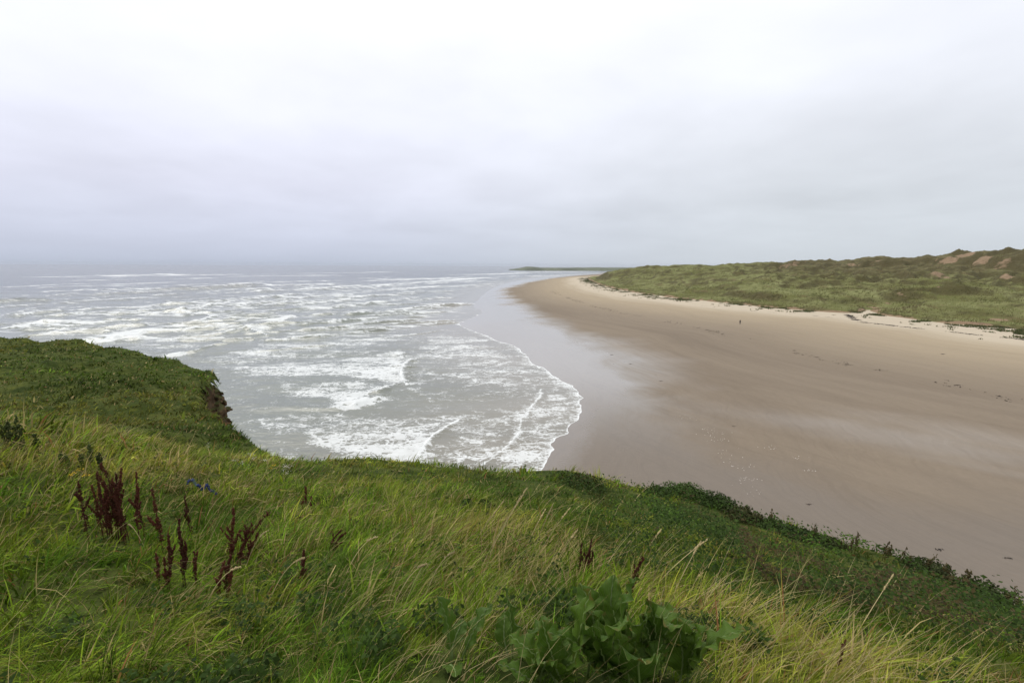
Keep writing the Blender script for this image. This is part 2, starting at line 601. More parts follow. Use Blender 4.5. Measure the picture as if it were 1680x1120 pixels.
def build_sea():
    th_near = np.concatenate([np.linspace(0.62, 0.21, 190)[:-1], np.linspace(0.21, 0.035, 290)])
    th_far = np.geomspace(0.035, CAM_H / 14000.0, 110)[1:]
    th = np.concatenate([th_near, th_far])
    az = np.concatenate([np.linspace(-180, -64, 40)[:-1], np.linspace(-64, 26, 490), np.linspace(26, 180, 60)[1:]])
    R, A = np.meshgrid(CAM_H / th, np.radians(az), indexing='ij')
    X, Y = R * np.sin(A), R * np.cos(A)
    DR = np.abs(np.gradient(R, axis=0))
    S = shore_s(X, Y)
    # swell, running in towards the camera and the beach
    amp = smooth(-S, 2, 90)
    Z = np.zeros_like(X)
    warp = fbm(X / 60, Y / 60, 2, 3) * 9
    wlist = [(46, .22, (-.16, 1)), (29, .14, (.22, 1)), (17, .09, (-.42, 1)), (11, .06, (.1, 1)), (7, .04, (.6, 1)), (5.2, .03, (-.8, 1))]
    for wl, a, d in wlist:
        n = math.hypot(*d)
        ph = 2 * math.pi * ((X * d[0] + (Y + warp) * d[1]) / n) / wl
        s = np.sin(ph)
        fade = 1 - smooth(DR, wl * .18, wl * .5)
        Z += a * fade * (s + .35 * np.cos(2 * ph)) * (0.55 + 0.45 * smooth(fbm(X / 90 + wl, Y / 40, 2, 11), -.4, .4))
    Z *= 0.12 + 0.88 * amp
    far = smooth(R, 300, 900)
    Z *= 1 + 0.8 * far
    Z *= smooth(-S, 0.0, 22)
    foam = np.zeros_like(X)
    front = np.full_like(X, 9.0)
    flat = np.zeros_like(X)
    b = np.array([-.30, 1.0])
    b /= np.linalg.norm(b)
    for pts, h, trail, k in FRONTS:
        P = spline(on_z(pts)[:, :2], 6)
        P[1:-1] += rng.normal(0, 1, (len(P) - 2, 2)) * 0.12 * max(1.0, np.linalg.norm(P.mean(0)) / 180)
        mg = max(60, trail * 4)
        lo, hi = P.min(0) - mg, P.max(0) + mg
        m = (X > lo[0]) & (X < hi[0]) & (Y > lo[1]) & (Y < hi[1])
        if not m.any():
            continue
        x, y = X[m], Y[m]
        d, qx, qy, par = poly_dist(x, y, P)
        sg = (x - qx) * b[0] + (y - qy) * b[1]
        rr = DR[m]
        end = smooth(par, 0, .18) * (1 - smooth(par, .82, 1.0)) * .7 + .3
        back = sg > 0
        wf, wb = np.maximum(.8, rr * .8), np.maximum(2.6, rr * 1.2)
        Z[m] += h * end * np.where(back, np.exp(-(d / wb) ** 2), np.exp(-(d / wf) ** 2)) * smooth(-S[m], -1, 3)
        tr = trail * (.55 + .9 * vnoise(x / 2.5, y / 25, 5))
        face = 1.6 if k > 1.2 else .35
        cov = k * np.where(back, (.95 if k > 1.2 else .66) * np.exp(-(d / (tr + .25)) ** 1.3), np.exp(-(d / np.maximum(face, rr * .6)) ** 2))
        foam[m] = np.maximum(foam[m], np.clip(cov * (.45 + .55 * end), 0, 1.5))
        if k >= .3:
            front[m] = np.minimum(front[m], (d + np.where(back, 0, d)) / np.maximum(1, rr * 1.6) + (1 - min(k, 1)) * .35)
    for pts, k, soft in PATCHES:
        P = on_z(pts)[:, :2]
        P = spline(np.vstack([P, P[:1]]), 4)
        lo, hi = P.min(0) - soft * 2, P.max(0) + soft * 2
        m = (X > lo[0]) & (X < hi[0]) & (Y > lo[1]) & (Y < hi[1])
        x, y = X[m], Y[m]
        x2 = x + fbm(x / 5, y / 5, 3, 21) * soft * 1.3
        y2 = y + fbm(x / 5, y / 5, 3, 31) * soft * 1.3
        d = poly_dist(x2, y2, P)[0]
        ins = inside(x2, y2, P)
        c = k * np.where(ins, smooth(d, -soft * .3, soft), smooth(-d, -soft * .3, soft) * 0)
        # rafts are torn into streaks along the crests
        st = fbm(x / 26, y / 5.5, 4, 41)
        c = c * np.clip(1 + .75 * st, .1, 1.6)
        foam[m] = np.maximum(foam[m], 0.55 * foam[m] + c)
    # swash rim along the water's edge
    rim = np.exp(-(np.clip(-S, 0, None) / 1.6)) * .55 + np.exp(-(np.clip(-S, 0, None) / 9)) * .22
    rim = rim * smooth(-Y, -330, -180) * (S < 1)
    foam = np.maximum(foam, rim * (.6 + .6 * vnoise(X / 7, Y / 7, 9)))
    # scattered surf out to the horizon bar
    band = smooth(R, 90, 160) * (1 - smooth(R, 520, 900)) * smooth(-S, 4, 40)
    foam = np.maximum(foam, band * np.clip(.16 + .36 * fbm(X / 45, Y / 7, 4, 55), 0, .5))
    me, _ = grid_mesh('sea', X, Y, Z)
    fattr(me, 'foam', foam)
    fattr(me, 'front', front)
    fattr(me, 'shore', S)
    m, gg, out = material('sea_water')
    geo = gg.n('ShaderNodeNewGeometry').outputs['Position']
    fo = gg.attr('foam')
    fr = gg.attr('front')
    sh = gg.attr('shore')
    dist = gg.vmath('LENGTH', geo, out=1)
    # lace: filaments of foam round open cells, at three sizes
    wv = gg.n('ShaderNodeTexNoise', ins={'Vector': geo, 'Scale': .5, 'Detail': 3})
    wpos = gg.n('ShaderNodeVectorMath', operation='MULTIPLY_ADD', ins={0: wv.outputs['Color'], 1: (1.6, 1.6, 0), 2: geo})
    wp = gg.scalevec(wpos.outputs[0], (.34, .50, 1))

    def ridge(sc, det):
        v_ = gg.noise(wp, sc, det, .6)
        return gg.math('MULTIPLY', gg.math('ABSOLUTE', gg.math('SUBTRACT', v_, .5)), 2.0)
    r1, r2, r3 = ridge(.75, 5), ridge(1.7, 4), ridge(3.4, 3)
    v1 = gg.n('ShaderNodeTexVoronoi', feature='DISTANCE_TO_EDGE', ins={'Vector': wp, 'Scale': 1.5})
    nz = gg.noise(wp, .9, 6, .62)
    nz2 = gg.noise(gg.scalevec(geo, (.35, 1, 1)), .16, 4, .6)
    pat = gg.math('MINIMUM', gg.math('MULTIPLY', r1, 1.5), gg.math('ADD', gg.math('MULTIPLY', r2, 1.5), .06))
    pat = gg.math('MINIMUM', pat, gg.math('ADD', gg.math('MULTIPLY', v1.outputs[0], 1.4), .07))
    pat = gg.math('ADD', pat, gg.math('MULTIPLY', r3, .42))
    pat = gg.math('ADD', pat, gg.math('MULTIPLY_ADD', nz, .5, -.25))
    # farther out the lace is drawn into long streaks along the crests
    sfar = gg.noise(gg.scalevec(geo, (.12, .6, 1)), .6, 7, .72, .4)
    patf = gg.math('MULTIPLY_ADD', sfar, 1.7, -.52)
    pf = gg.sstep(dist, 120, 260)
    pmix = gg.n('ShaderNodeMix', data_type='FLOAT', ins={0: pf, 2: pat, 3: patf})
    pat = pmix.outputs[0]
    thr = gg.math('MULTIPLY', fo, gg.math('MULTIPLY_ADD', nz2, gg.math('MULTIPLY_ADD', pf, .5, .85), -.12))
    dlt = gg.math('SUBTRACT', thr, pat)
    lace = gg.sstep(dlt, -.07, .09)
    lace = gg.math('MULTIPLY', lace, gg.math('MULTIPLY_ADD', nz, .7, .45), clamp=True)
    line = gg.math('SUBTRACT', 1.0, gg.sstep(gg.math('ADD', fr, gg.math('MULTIPLY_ADD', nz, 1.0, -.5)), .05, .42))
    edge = gg.math('SUBTRACT', 1.0, gg.sstep(gg.math('ADD', gg.math('MULTIPLY', sh, -1.0), gg.math('MULTIPLY_ADD', nz, 1.4, -.7)), .0, .42))
    edge = gg.math('MULTIPLY', edge, gg.math('SUBTRACT', 1.0, gg.sstep(dist, 150, 210)))
    F = gg.math('MAXIMUM', gg.math('MULTIPLY', lace, .92), gg.math('MAXIMUM', gg.math('MULTIPLY', line, .92), gg.math('MULTIPLY', edge, .9)))
    # turbid shallows carry sand, deeper water is grey-green, then slate
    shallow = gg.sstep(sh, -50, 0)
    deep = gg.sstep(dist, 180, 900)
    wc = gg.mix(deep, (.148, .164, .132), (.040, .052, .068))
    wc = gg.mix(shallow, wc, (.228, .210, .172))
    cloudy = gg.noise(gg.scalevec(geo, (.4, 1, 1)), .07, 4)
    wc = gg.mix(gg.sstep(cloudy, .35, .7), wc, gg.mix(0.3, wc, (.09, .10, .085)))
    rip1 = gg.noise(gg.scalevec(geo, (.45, 1, 1)), 1.1, 5, .6)
    rip2 = gg.noise(gg.scalevec(geo, (.35, 1, 1)), .12, 5, .6)
    near = gg.math('SUBTRACT', 1.0, gg.sstep(dist, 60, 260))
    hgt = gg.math('ADD', gg.math('MULTIPLY', rip1, gg.math('MULTIPLY_ADD', near, .09, .03)), gg.math('MULTIPLY', rip2, gg.math('MULTIPLY_ADD', deep, 2.0, .5)))
    calm = gg.math('MULTIPLY_ADD', gg.sstep(sh, -30, -1), -.8, 1.0)
    bp = gg.n('ShaderNodeBump', ins={'Strength': calm, 'Distance': 1.0, 'Height': hgt})
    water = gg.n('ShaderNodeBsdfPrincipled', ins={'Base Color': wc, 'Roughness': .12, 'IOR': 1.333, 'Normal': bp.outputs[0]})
    bf = gg.n('ShaderNodeBump', ins={'Strength': .5, 'Distance': .12, 'Height': gg.math('ADD', lace, nz)})
    white = gg.n('ShaderNodeBsdfPrincipled', ins={'Base Color': (.78, .80, .80), 'Roughness': .8, 'Specular IOR Level': .2, 'Normal': bf.outputs[0]})
    ms = gg.n('ShaderNodeMixShader', ins={0: F})
    gg.t.links.new(water.outputs[0], ms.inputs[1])
    gg.t.links.new(white.outputs[0], ms.inputs[2])
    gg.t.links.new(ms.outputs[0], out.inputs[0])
    o = link('sea', me, m)
    tag(o, kind='structure')


build_sea()


# ================================================================== BEACH
WETLINE = on_z([(1010, 449), (960, 452), (905, 458), (870, 464), (838, 474), (832, 477.5), (842, 487), (865, 502), (900, 520), (940, 535), (1000, 557),
                (1050, 583), (1090, 612), (1130, 650), (1180, 690), (1240, 720), (1400, 760), (1800, 800)], .4)[:, :2]


def build_beach():
    th = np.concatenate([np.linspace(.80, .03, 240), np.geomspace(.03, CAM_H / 2600., 60)[1:]])
    az = np.concatenate([np.linspace(-24, 52, 300), np.linspace(52, 100, 30)[1:]])
    R, A = np.meshgrid(CAM_H / th, np.radians(az), indexing='ij')
    X, Y = R * np.sin(A), R * np.cos(A)
    S = shore_s(X, Y)
    Z = beach_z(S)
    td, _, _, _ = poly_dist(X, Y, TOE)
    Z = Z + .25 * fbm(X / 14, Y / 14, 3, 61) * smooth(30 - td, 0, 25) * smooth(S, 20, 60)
    Z += .012 * fbm(X / 9, Y / 5, 3, 71) * smooth(S, 3, 20)
    WET = np.vstack([WETLINE, [[400, 20], [20, 0], [-400, 40], [-400, 3000]]])
    wd, _, _, _ = poly_dist(X, Y, WETLINE)
    wet = np.where(inside(X, Y, WET), wd, -wd)
    pool = np.zeros_like(X)
    for px, py, rx, ry, k in [(1430, 712, 190, 22, .75), (1600, 722, 160, 20, .6), (1300, 690, 120, 14, .6), (1010, 575, 80, 30, .9), (1060, 610, 70, 25, .7), (940, 560, 70, 30, .8), (1620, 775, 140, 8, .35), (1000, 650, 80, 40, .5)]:
        # shallow films of water lie in the low places of the sand
        a = on_z([(px - rx, py), (px + rx, py), (px, py - ry), (px, py + ry)], .6)
        c = a[:2].mean(0)
        ux = (a[1] - a[0])[:2]
        uy = (a[2] - a[3])[:2]
        lx, ly = np.linalg.norm(ux) / 2, np.linalg.norm(uy) / 2
        ux, uy = ux / (2 * lx), uy / (2 * ly)
        dx, dy = X - c[0], Y - c[1]
        q = np.hypot((dx * ux[0] + dy * ux[1]) / lx, (dx * uy[0] + dy * uy[1]) / ly) + .5 * fbm(X / 14, Y / 7, 3, 63)
        pool = np.maximum(pool, k * (1 - smooth(q, .1, 1.35)))
    me, _ = grid_mesh('beach', X, Y, Z, keep=(S > -30))
    keep = (S > -30)
    # grid_mesh drops unused vertices; rebuild attributes on the kept set
    nr, nc = X.shape
    i = np.arange(nr * nc).reshape(nr, nc)
    q = np.stack([i[:-1, :-1], i[:-1, 1:], i[1:, 1:], i[1:, :-1]], -1).reshape(-1, 4)
    used = np.unique(q[keep.ravel()[q].all(1)])
    fattr(me, 'shore', S.ravel()[used])
    fattr(me, 'wet', wet.ravel()[used])
    fattr(me, 'toe', td.ravel()[used])
    fattr(me, 'pool', pool.ravel()[used])
    m, gg, out = material('beach_sand')
    geo = gg.n('ShaderNodeNewGeometry').outputs['Position']
    sh = gg.attr('shore')
    we = gg.attr('wet')
    to = gg.attr('toe')
    cmb = gg.n('ShaderNodeCombineXYZ')
    sepp = gg.n('ShaderNodeSeparateXYZ')
    gg.set(sepp.inputs[0], geo)
    gg.set(cmb.inputs[0], gg.math('MULTIPLY', to, 1.0))
    gg.set(cmb.inputs[1], gg.math('MULTIPLY', gg.math('SUBTRACT', sepp.outputs[1], sepp.outputs[0]), .10))
    along = cmb.outputs[0]                      # streaks follow the beach
    st1 = gg.noise(along, .10, 5, .6, .4)
    st2 = gg.noise(along, .5, 5, .6, .3)
    grain = gg.noise(geo, 1.6, 6, .65)
    big = gg.noise(geo, .028, 4, .55, .5)
    # dryness rises towards the dunes
    toedist = gg.math('ADD', to, gg.math('MULTIPLY_ADD', st1, 26, -13))
    dry = gg.math('SUBTRACT', 1.0, gg.sstep(toedist, 22, 48))
    dry2 = gg.math('SUBTRACT', 1.0, gg.sstep(toedist, 38, 112))
    damp = gg.mix(gg.sstep(st1, .3, .7), (.184, .147, .110), (.219, .177, .132))
    mid = gg.mix(st2, (.318, .256, .175), (.366, .298, .208))
    col = gg.mix(dry2, damp, mid)
    col = gg.mix(dry, col, gg.mix(st2, (.43, .365, .275), (.50, .43, .330)))
    w0 = gg.math('ADD', we, gg.math('MULTIPLY_ADD', big, 40, -20))
    w0 = gg.math('ADD', w0, gg.math('MULTIPLY_ADD', st2, 8, -4))
    wetf = gg.sstep(w0, -4, 14)
    col = gg.mix(wetf, col, gg.mix(big, (.145, .116, .088), (.172, .139, .106)))
    cm2 = gg.n('ShaderNodeCombineXYZ')
    gg.set(cm2.inputs[0], sh)
    gg.set(cm2.inputs[1], gg.math('MULTIPLY', gg.math('ADD', sepp.outputs[1], sepp.outputs[0]), .06))
    st3 = gg.noise(cm2.outputs[0], .9, 4, .6, .5)
    st4 = gg.noise(cm2.outputs[0], .22, 4, .6, .8)
    tl = gg.math('SUBTRACT', 1.0, gg.sstep(gg.math('ABSOLUTE', gg.math('SUBTRACT', gg.noise(along, .055, 6, .62, .6), .5)), .0, .014))
    tl2 = gg.math('SUBTRACT', 1.0, gg.sstep(gg.math('ABSOLUTE', gg.math('SUBTRACT', gg.noise(cm2.outputs[0], .14, 5, .6, .9), .52)), .0, .012))
    lines = gg.math('MULTIPLY', gg.math('MAXIMUM', tl, tl2), gg.sstep(grain, .35, .6))
    film_sheen = gg.math('SUBTRACT', 1.0, gg.sstep(gg.math('ADD', sh, gg.math('MULTIPLY_ADD', big, 50, -25)), 22, 60))
    film_sheen = gg.math('MULTIPLY', gg.math('MULTIPLY', film_sheen, wetf), gg.sstep(sepp.outputs[1], 55, 120))
    col = gg.mix(gg.math('MULTIPLY', film_sheen, .8), col, (.285, .262, .232))  # sky reflection of the water film, painted as paler sand
    gr = gg.math('ADD', gg.math('MULTIPLY_ADD', grain, .24, .76), gg.math('ADD', gg.math('MULTIPLY', st3, .14), gg.math('MULTIPLY', st4, .12)))
    gr = gg.math('SUBTRACT', gr, gg.math('MULTIPLY', lines, .10))
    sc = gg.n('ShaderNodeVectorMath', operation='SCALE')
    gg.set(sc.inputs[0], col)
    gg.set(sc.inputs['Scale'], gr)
    # drained wet sand goes from mirror film at the water's edge to dull
    film = gg.math('SUBTRACT', 1.0, gg.sstep(gg.math('ADD', sh, gg.math('MULTIPLY_ADD', big, 50, -25)), 22, 60))
    pool = gg.attr('pool')
    gl = gg.math('MAXIMUM', gg.math('MULTIPLY', wetf, gg.math('MULTIPLY', film, gg.math('MULTIPLY_ADD', gg.sstep(sepp.outputs[1], 55, 110), .92, .08))), gg.math('MAXIMUM', gg.math('MULTIPLY', pool, gg.math('MULTIPLY_ADD', st3, .8, .45), clamp=True), gg.math('MULTIPLY', gg.sstep(gg.math('ADD', sh, gg.math('MULTIPLY_ADD', grain, 5, -2.5)), 6, 0), .7)))
    ro = gg.math('MULTIPLY_ADD', gg.math('POWER', gl, .6), -.50, .60)
    ro = gg.math('ADD', ro, gg.math('MULTIPLY', gg.math('SUBTRACT', 1.0, wetf), .3), clamp=True)
    spec = gg.math('ADD', gg.math('MULTIPLY_ADD', wetf, .14, .08), gg.math('MULTIPLY', gl, .75))
    bh = gg.math('ADD', gg.math('ADD', gg.math('MULTIPLY', grain, .02), gg.math('MULTIPLY', st2, .03)), gg.math('MULTIPLY', st3, .05))
    bs = gg.math('MULTIPLY_ADD', gl, -.8, .9)
    bp = gg.n('ShaderNodeBump', ins={'Strength': bs, 'Distance': 1.0, 'Height': bh})
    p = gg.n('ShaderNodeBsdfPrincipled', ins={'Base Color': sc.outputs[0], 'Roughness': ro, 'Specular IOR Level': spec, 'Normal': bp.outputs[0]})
    gg.t.links.new(p.outputs[0], out.inputs[0])
    o = link('beach', me, m)
    tag(o, kind='structure')


build_beach()


# ================================================================== DUNES
DPTS = []
for px, py, d in [(1240, 470, 310), (1240, 452, 370), (1220, 442, 430), (1160, 441, 500), (1160, 462, 390), (1100, 467, 420), (1100, 440, 560),
                  (1065, 438, 640), (1020, 441, 720), (1010, 458, 610), (1040, 463, 480), (1320, 482, 270), (1320, 465, 320), (1310, 451, 375),
                  (1380, 492, 250), (1380, 470, 300), (1380, 456, 340), (1460, 492, 225), (1450, 474, 265), (1450, 460, 312),
                  (1530, 504, 212), (1530, 482, 240), (1530, 464, 282), (1600, 507, 195), (1600, 482, 225), (1600, 464, 283),
                  (1680, 510, 190), (1680, 486, 220), (1680, 463, 275),
                  (1460, 450, 470), (1540, 455, 425), (1540, 448, 460), (1585, 441, 490), (1640, 453, 420), (1660, 449, 445), (1500, 441, 540),
                  (1240, 431, 680), (1300, 428, 690), (1340, 425, 680), (1400, 426, 650), (1440, 420, 640), (1490, 426, 640), (1540, 421, 600), (1590, 411, 560),
                  (1640, 415, 540), (1680, 405, 500), (1300, 441, 590), (1380, 439, 570), (1440, 436, 580)]:
    DPTS.append(at_d(px, py, d))
for px, py, d, dz in [(1240, 431, 860, -5), (1340, 425, 860, -5), (1440, 422, 830, -6), (1540, 420, 800, -8), (1590, 412, 760, -9), (1680, 407, 680, -6),
                      (1065, 434, 850, -8), (1100, 438, 760, -4), (1780, 420, 330, 0), (1800, 400, 450, 0)]:
    q = at_d(px, py, d)
    DPTS.append(q + np.array([0, 0, dz]))
for px, d, z in [(1250, 520, 17), (1300, 470, 15.5), (1380, 430, 14), (1450, 390, 12.5), (1530, 360, 11.5), (1600, 350, 11.5), (1680, 340, 12)]:
    DPTS.append(np.array([(px - 840) / FPX * d, d, z]))        # the slack between front shelf and old dunes
for q in TOE[1:-2:1]:
    DPTS.append(np.array([q[0], q[1], 2.6]))
DPTS = np.array(DPTS)
_dune = tps(DPTS[:, :2] / 100.0, DPTS[:, 2], 0.002)


KNOBS = []
for px, d, w, h in [(1065, 640, 14, 3.5), (1530, 262, 12, 3), (1500, 252, 8, 2.2), (1560, 250, 8, 2), (1470, 300, 10, 2), (1430, 320, 10, 1.6), (1590, 485, 16, 2.5), (1475, 450, 14, 2.5),
                    (1655, 430, 12, 2.5), (1340, 330, 12, 1.5), (1180, 400, 14, 1.5), (1130, 440, 14, 1.6), (1270, 360, 12, 1.5), (1390, 640, 12, 2), (1310, 660, 12, 2), (1510, 590, 12, 2), (1640, 520, 10, 2)]:
    u_ = (px - 840) / FPX
    KNOBS.append((u_ * d, d, w, h))


def dune_base(x, y):
    d, _, _, _ = poly_dist(x, y, TOE)
    ins = inside(x, y, TOE_LAND)
    s = np.where(ins, d, -d)
    z = _dune(x / 100.0, y / 100.0)
    a = smooth(s, 2, 60)
    hum = fbm(x / 38, y / 38, 4, 81)
    rid = 1 - np.abs(fbm(x / 55 + .3 * y / 55, y / 70, 3, 91)) * 2
    rid2 = 1 - np.abs(fbm(x / 26 - y / 60, y / 34, 3, 93)) * 2.4
    inl = smooth(s, 60, 140)
    back = smooth(np.arctan2(x, y), .36, .62) * smooth(np.hypot(x, y), 300, 430)      # the old high dunes inland
    z = z + a * (2.8 * hum + 2.0 * (rid - .6) + 1.5 * (rid2 - .5) - 1.2) + inl * back * (1.0 * hum + 3.2 * (rid - .62) + 2.6 * (rid2 - .5)) - 1.5 * inl * (1 - back) + smooth(s, 0, 10) * (.8 * fbm(x / 7, y / 7, 3, 95) + 1.3 * fbm(x / 17, y / 17, 2, 96))
    z = z - 26 * smooth(np.hypot(x, y), 800, 1150) * smooth(x, 200, 330)
    for cx, cy, w, h in KNOBS:
        dd = ((x - cx) ** 2 + (y - cy) ** 2) / (w * w)
        z = z + h * np.exp(-dd) * (1 + .5 * fbm(x / 8, y / 8, 2, 97))
    lip = 2.6 + 1.6 * smooth(s + 3 * fbm(x / 9, y / 9, 2, 99), -1, 5)
    z = np.where(s < 25, z * smooth(s, 4, 25) + lip * (1 - smooth(s, 4, 25)), z)
    z = np.maximum(z, np.where(s > 0, 2.4, -9))
    z = np.where(s < 0, 2.6 + s * .35, z)
    return z, s


def dune_z(x, y):
    return dune_base(np.asarray(x, float), np.asarray(y, float))[0]


def build_dunes():
    az = np.concatenate([np.linspace(4, 50, 420), np.linspace(50, 75, 30)[1:]])
    r = np.geomspace(150, 1500, 380)
    R, A = np.meshgrid(r, np.radians(az), indexing='ij')
    X, Y = R * np.sin(A), R * np.cos(A)
    Z, S = dune_base(X, Y)
    # bare sand: blowouts and the path down to the beach
    sand = np.zeros_like(X)
    for px, py, rx, ry, k in [(1590, 419, 24, 16, .85), (1560, 424, 16, 12, .8), (1620, 421, 14, 11, .7), (1540, 451, 10, 10, .8), (1550, 455, 7, 8, .75), (1440, 428, 14, 9, .6), (1652, 454, 9, 7, .9),
                           (1400, 433, 18, 10, .6), (1640, 438, 18, 8, .5), (1440, 506, 2.2, 9, .9), (1432, 511, 3.5, 4, .9), (1455, 497, 1.6, 6, .7), (1480, 483, 2, 7, .7), (1300, 433, 30, 12, .45),
                           (1641, 525, 3, 3, 1), (1540, 472, 1.5, 1.5, .8)]:
        c = hit(px, py, dune_z, 120, 1200)
        dd = np.sqrt(((X - c[0]) / rx) ** 2 + ((Y - c[1]) / ry) ** 2) + .55 * fbm(X / 8, Y / 8, 3, 101)
        sand = np.maximum(sand, k * (1 - smooth(dd + .5 * fbm(X / 4, Y / 9, 3, 105), .2, 1.0)))
    sand = np.maximum(sand, 1 - smooth(S + 2 * fbm(X / 5, Y / 5, 2, 103), .2, 2.2))
    # steep faces coloured darker brown: relief shading put into the turf colour
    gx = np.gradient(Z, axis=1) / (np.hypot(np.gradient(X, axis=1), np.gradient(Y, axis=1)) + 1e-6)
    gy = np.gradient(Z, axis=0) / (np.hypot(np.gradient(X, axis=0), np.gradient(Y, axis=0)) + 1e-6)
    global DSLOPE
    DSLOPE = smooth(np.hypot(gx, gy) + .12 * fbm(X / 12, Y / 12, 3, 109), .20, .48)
    me, used = grid_mesh('dunes', X, Y, Z, keep=(S > -6))
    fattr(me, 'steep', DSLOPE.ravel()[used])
    fattr(me, 'sand', sand.ravel()[used])
    oldd = smooth(Z + 6 * fbm(X / 30, Y / 30, 3, 107), 13, 24) * smooth(R, 380, 460) * smooth(A, .42, .56)
    fattr(me, 'old', oldd.ravel()[used])
    m, gg, out = material('dune_turf')
    geo = gg.n('ShaderNodeNewGeometry')
    pos = geo.outputs['Position']
    n1 = gg.noise(pos, .035, 5, .6, .6)
    n2 = gg.noise(pos, .35, 5, .65)
    n3 = gg.noise(gg.scalevec(pos, (1, .4, 1)), .10, 5, .6)
    c = gg.mix(gg.sstep(n1, .35, .65), (.120, .122, .036), (.205, .210, .085))
    c = gg.mix(gg.math('MULTIPLY', gg.sstep(n3, .52, .72), .75), c, (.120, .082, .040))
    c = gg.mix(gg.math('MULTIPLY', gg.sstep(n2, .5, .8), .6), c, (.060, .070, .020))
    c = gg.mix(gg.math('MULTIPLY', gg.attr('old'), .65), c, gg.mix(gg.sstep(n3, .4, .6), (.075, .060, .030), (.130, .100, .052)))
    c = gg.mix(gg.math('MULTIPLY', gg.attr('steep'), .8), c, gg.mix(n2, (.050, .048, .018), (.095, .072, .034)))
    sandc = gg.mix(n2, (.205, .140, .084), (.30, .215, .138))
    sf = gg.sstep(gg.math('ADD', gg.attr('sand'), gg.math('MULTIPLY_ADD', gg.noise(pos, .22, 5, .7), 1.5, -.75)), .3, .62)
    c = gg.mix(sf, c, sandc)
    bp = gg.n('ShaderNodeBump', ins={'Strength': .8, 'Distance': 1.5, 'Height': n2})
    p = gg.n('ShaderNodeBsdfPrincipled', ins={'Base Color': c, 'Roughness': .9, 'Specular IOR Level': .1, 'Normal': bp.outputs[0]})
    gg.t.links.new(p.outputs[0], out.inputs[0])
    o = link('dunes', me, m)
    tag(o, kind='structure')
    return X, Y, S, sand


DX, DY, DS, DSAND = build_dunes()


# ------------------------------------------------------------------ blades of grass
def blades(P, L, W, az, phi0, phi1, col, segs):
    """curved tapering blades; P (n,3) roots, az lean azimuth, phi tilt from vertical (start, added by tip)"""
    n = len(P)
    h = np.stack([np.cos(az), np.sin(az), np.zeros(n)], 1)
    tw = az + math.pi / 2 + rng.normal(0, .7, n)
    wd = np.stack([np.cos(tw), np.sin(tw), np.zeros(n)], 1)
    pts = [P]
    c = P.copy()
    for k in range(segs):
        ph = phi0 + phi1 * (k + .5) / segs
        c = c + (h * np.sin(ph)[:, None] + np.array([0, 0, 1.0]) * np.cos(ph)[:, None]) * (L / segs)[:, None]
        pts.append(c)
    nv = 2 * segs + 1
    V = np.empty((n, nv, 3))
    for k in range(segs):
        w = W * (1 - (k / segs) ** 1.6) * .5
        V[:, 2 * k] = pts[k] - wd * w[:, None]
        V[:, 2 * k + 1] = pts[k] + wd * w[:, None]
    V[:, -1] = pts[-1]
    pat = []
    sz = []
    for k in range(segs - 1):
        pat += [2 * k, 2 * k + 1, 2 * k + 3, 2 * k + 2]
        sz.append(4)
    pat += [2 * segs - 2, 2 * segs - 1, 2 * segs]
    sz.append(3)
    pat = np.array(pat)
    idx = (np.arange(n)[:, None] * nv + pat[None]).ravel()
    sizes = np.tile(sz, n)
    cols = np.repeat(col, nv, 0)
    return V.reshape(-1, 3), idx, sizes, cols


def join(parts):
    off = 0
    Vs, Is, Ss, Cs = [], [], [], []
    for V, i, s, c in parts:
        Vs.append(V)
        Is.append(i + off)
        Ss.append(s)
        Cs.append(c)
        off += len(V)
    return np.vstack(Vs), np.concatenate(Is), np.concatenate(Ss), np.vstack(Cs)


def stuff(name, parts, mat, label, cat):
    V, i, s, c = join(parts)
    me = raw_mesh(name, V, i, s)
    cattr(me, 'col', c)
    o = link(name, me, mat)
    tag(o, label, cat, kind='stuff')
    return o


GRASS_MAT = leafy('grass_blade', trans=.28, rough=.65, spec=.06)
MARRAM_MAT = leafy('marram_blade', trans=.25, rough=.6, spec=.15)


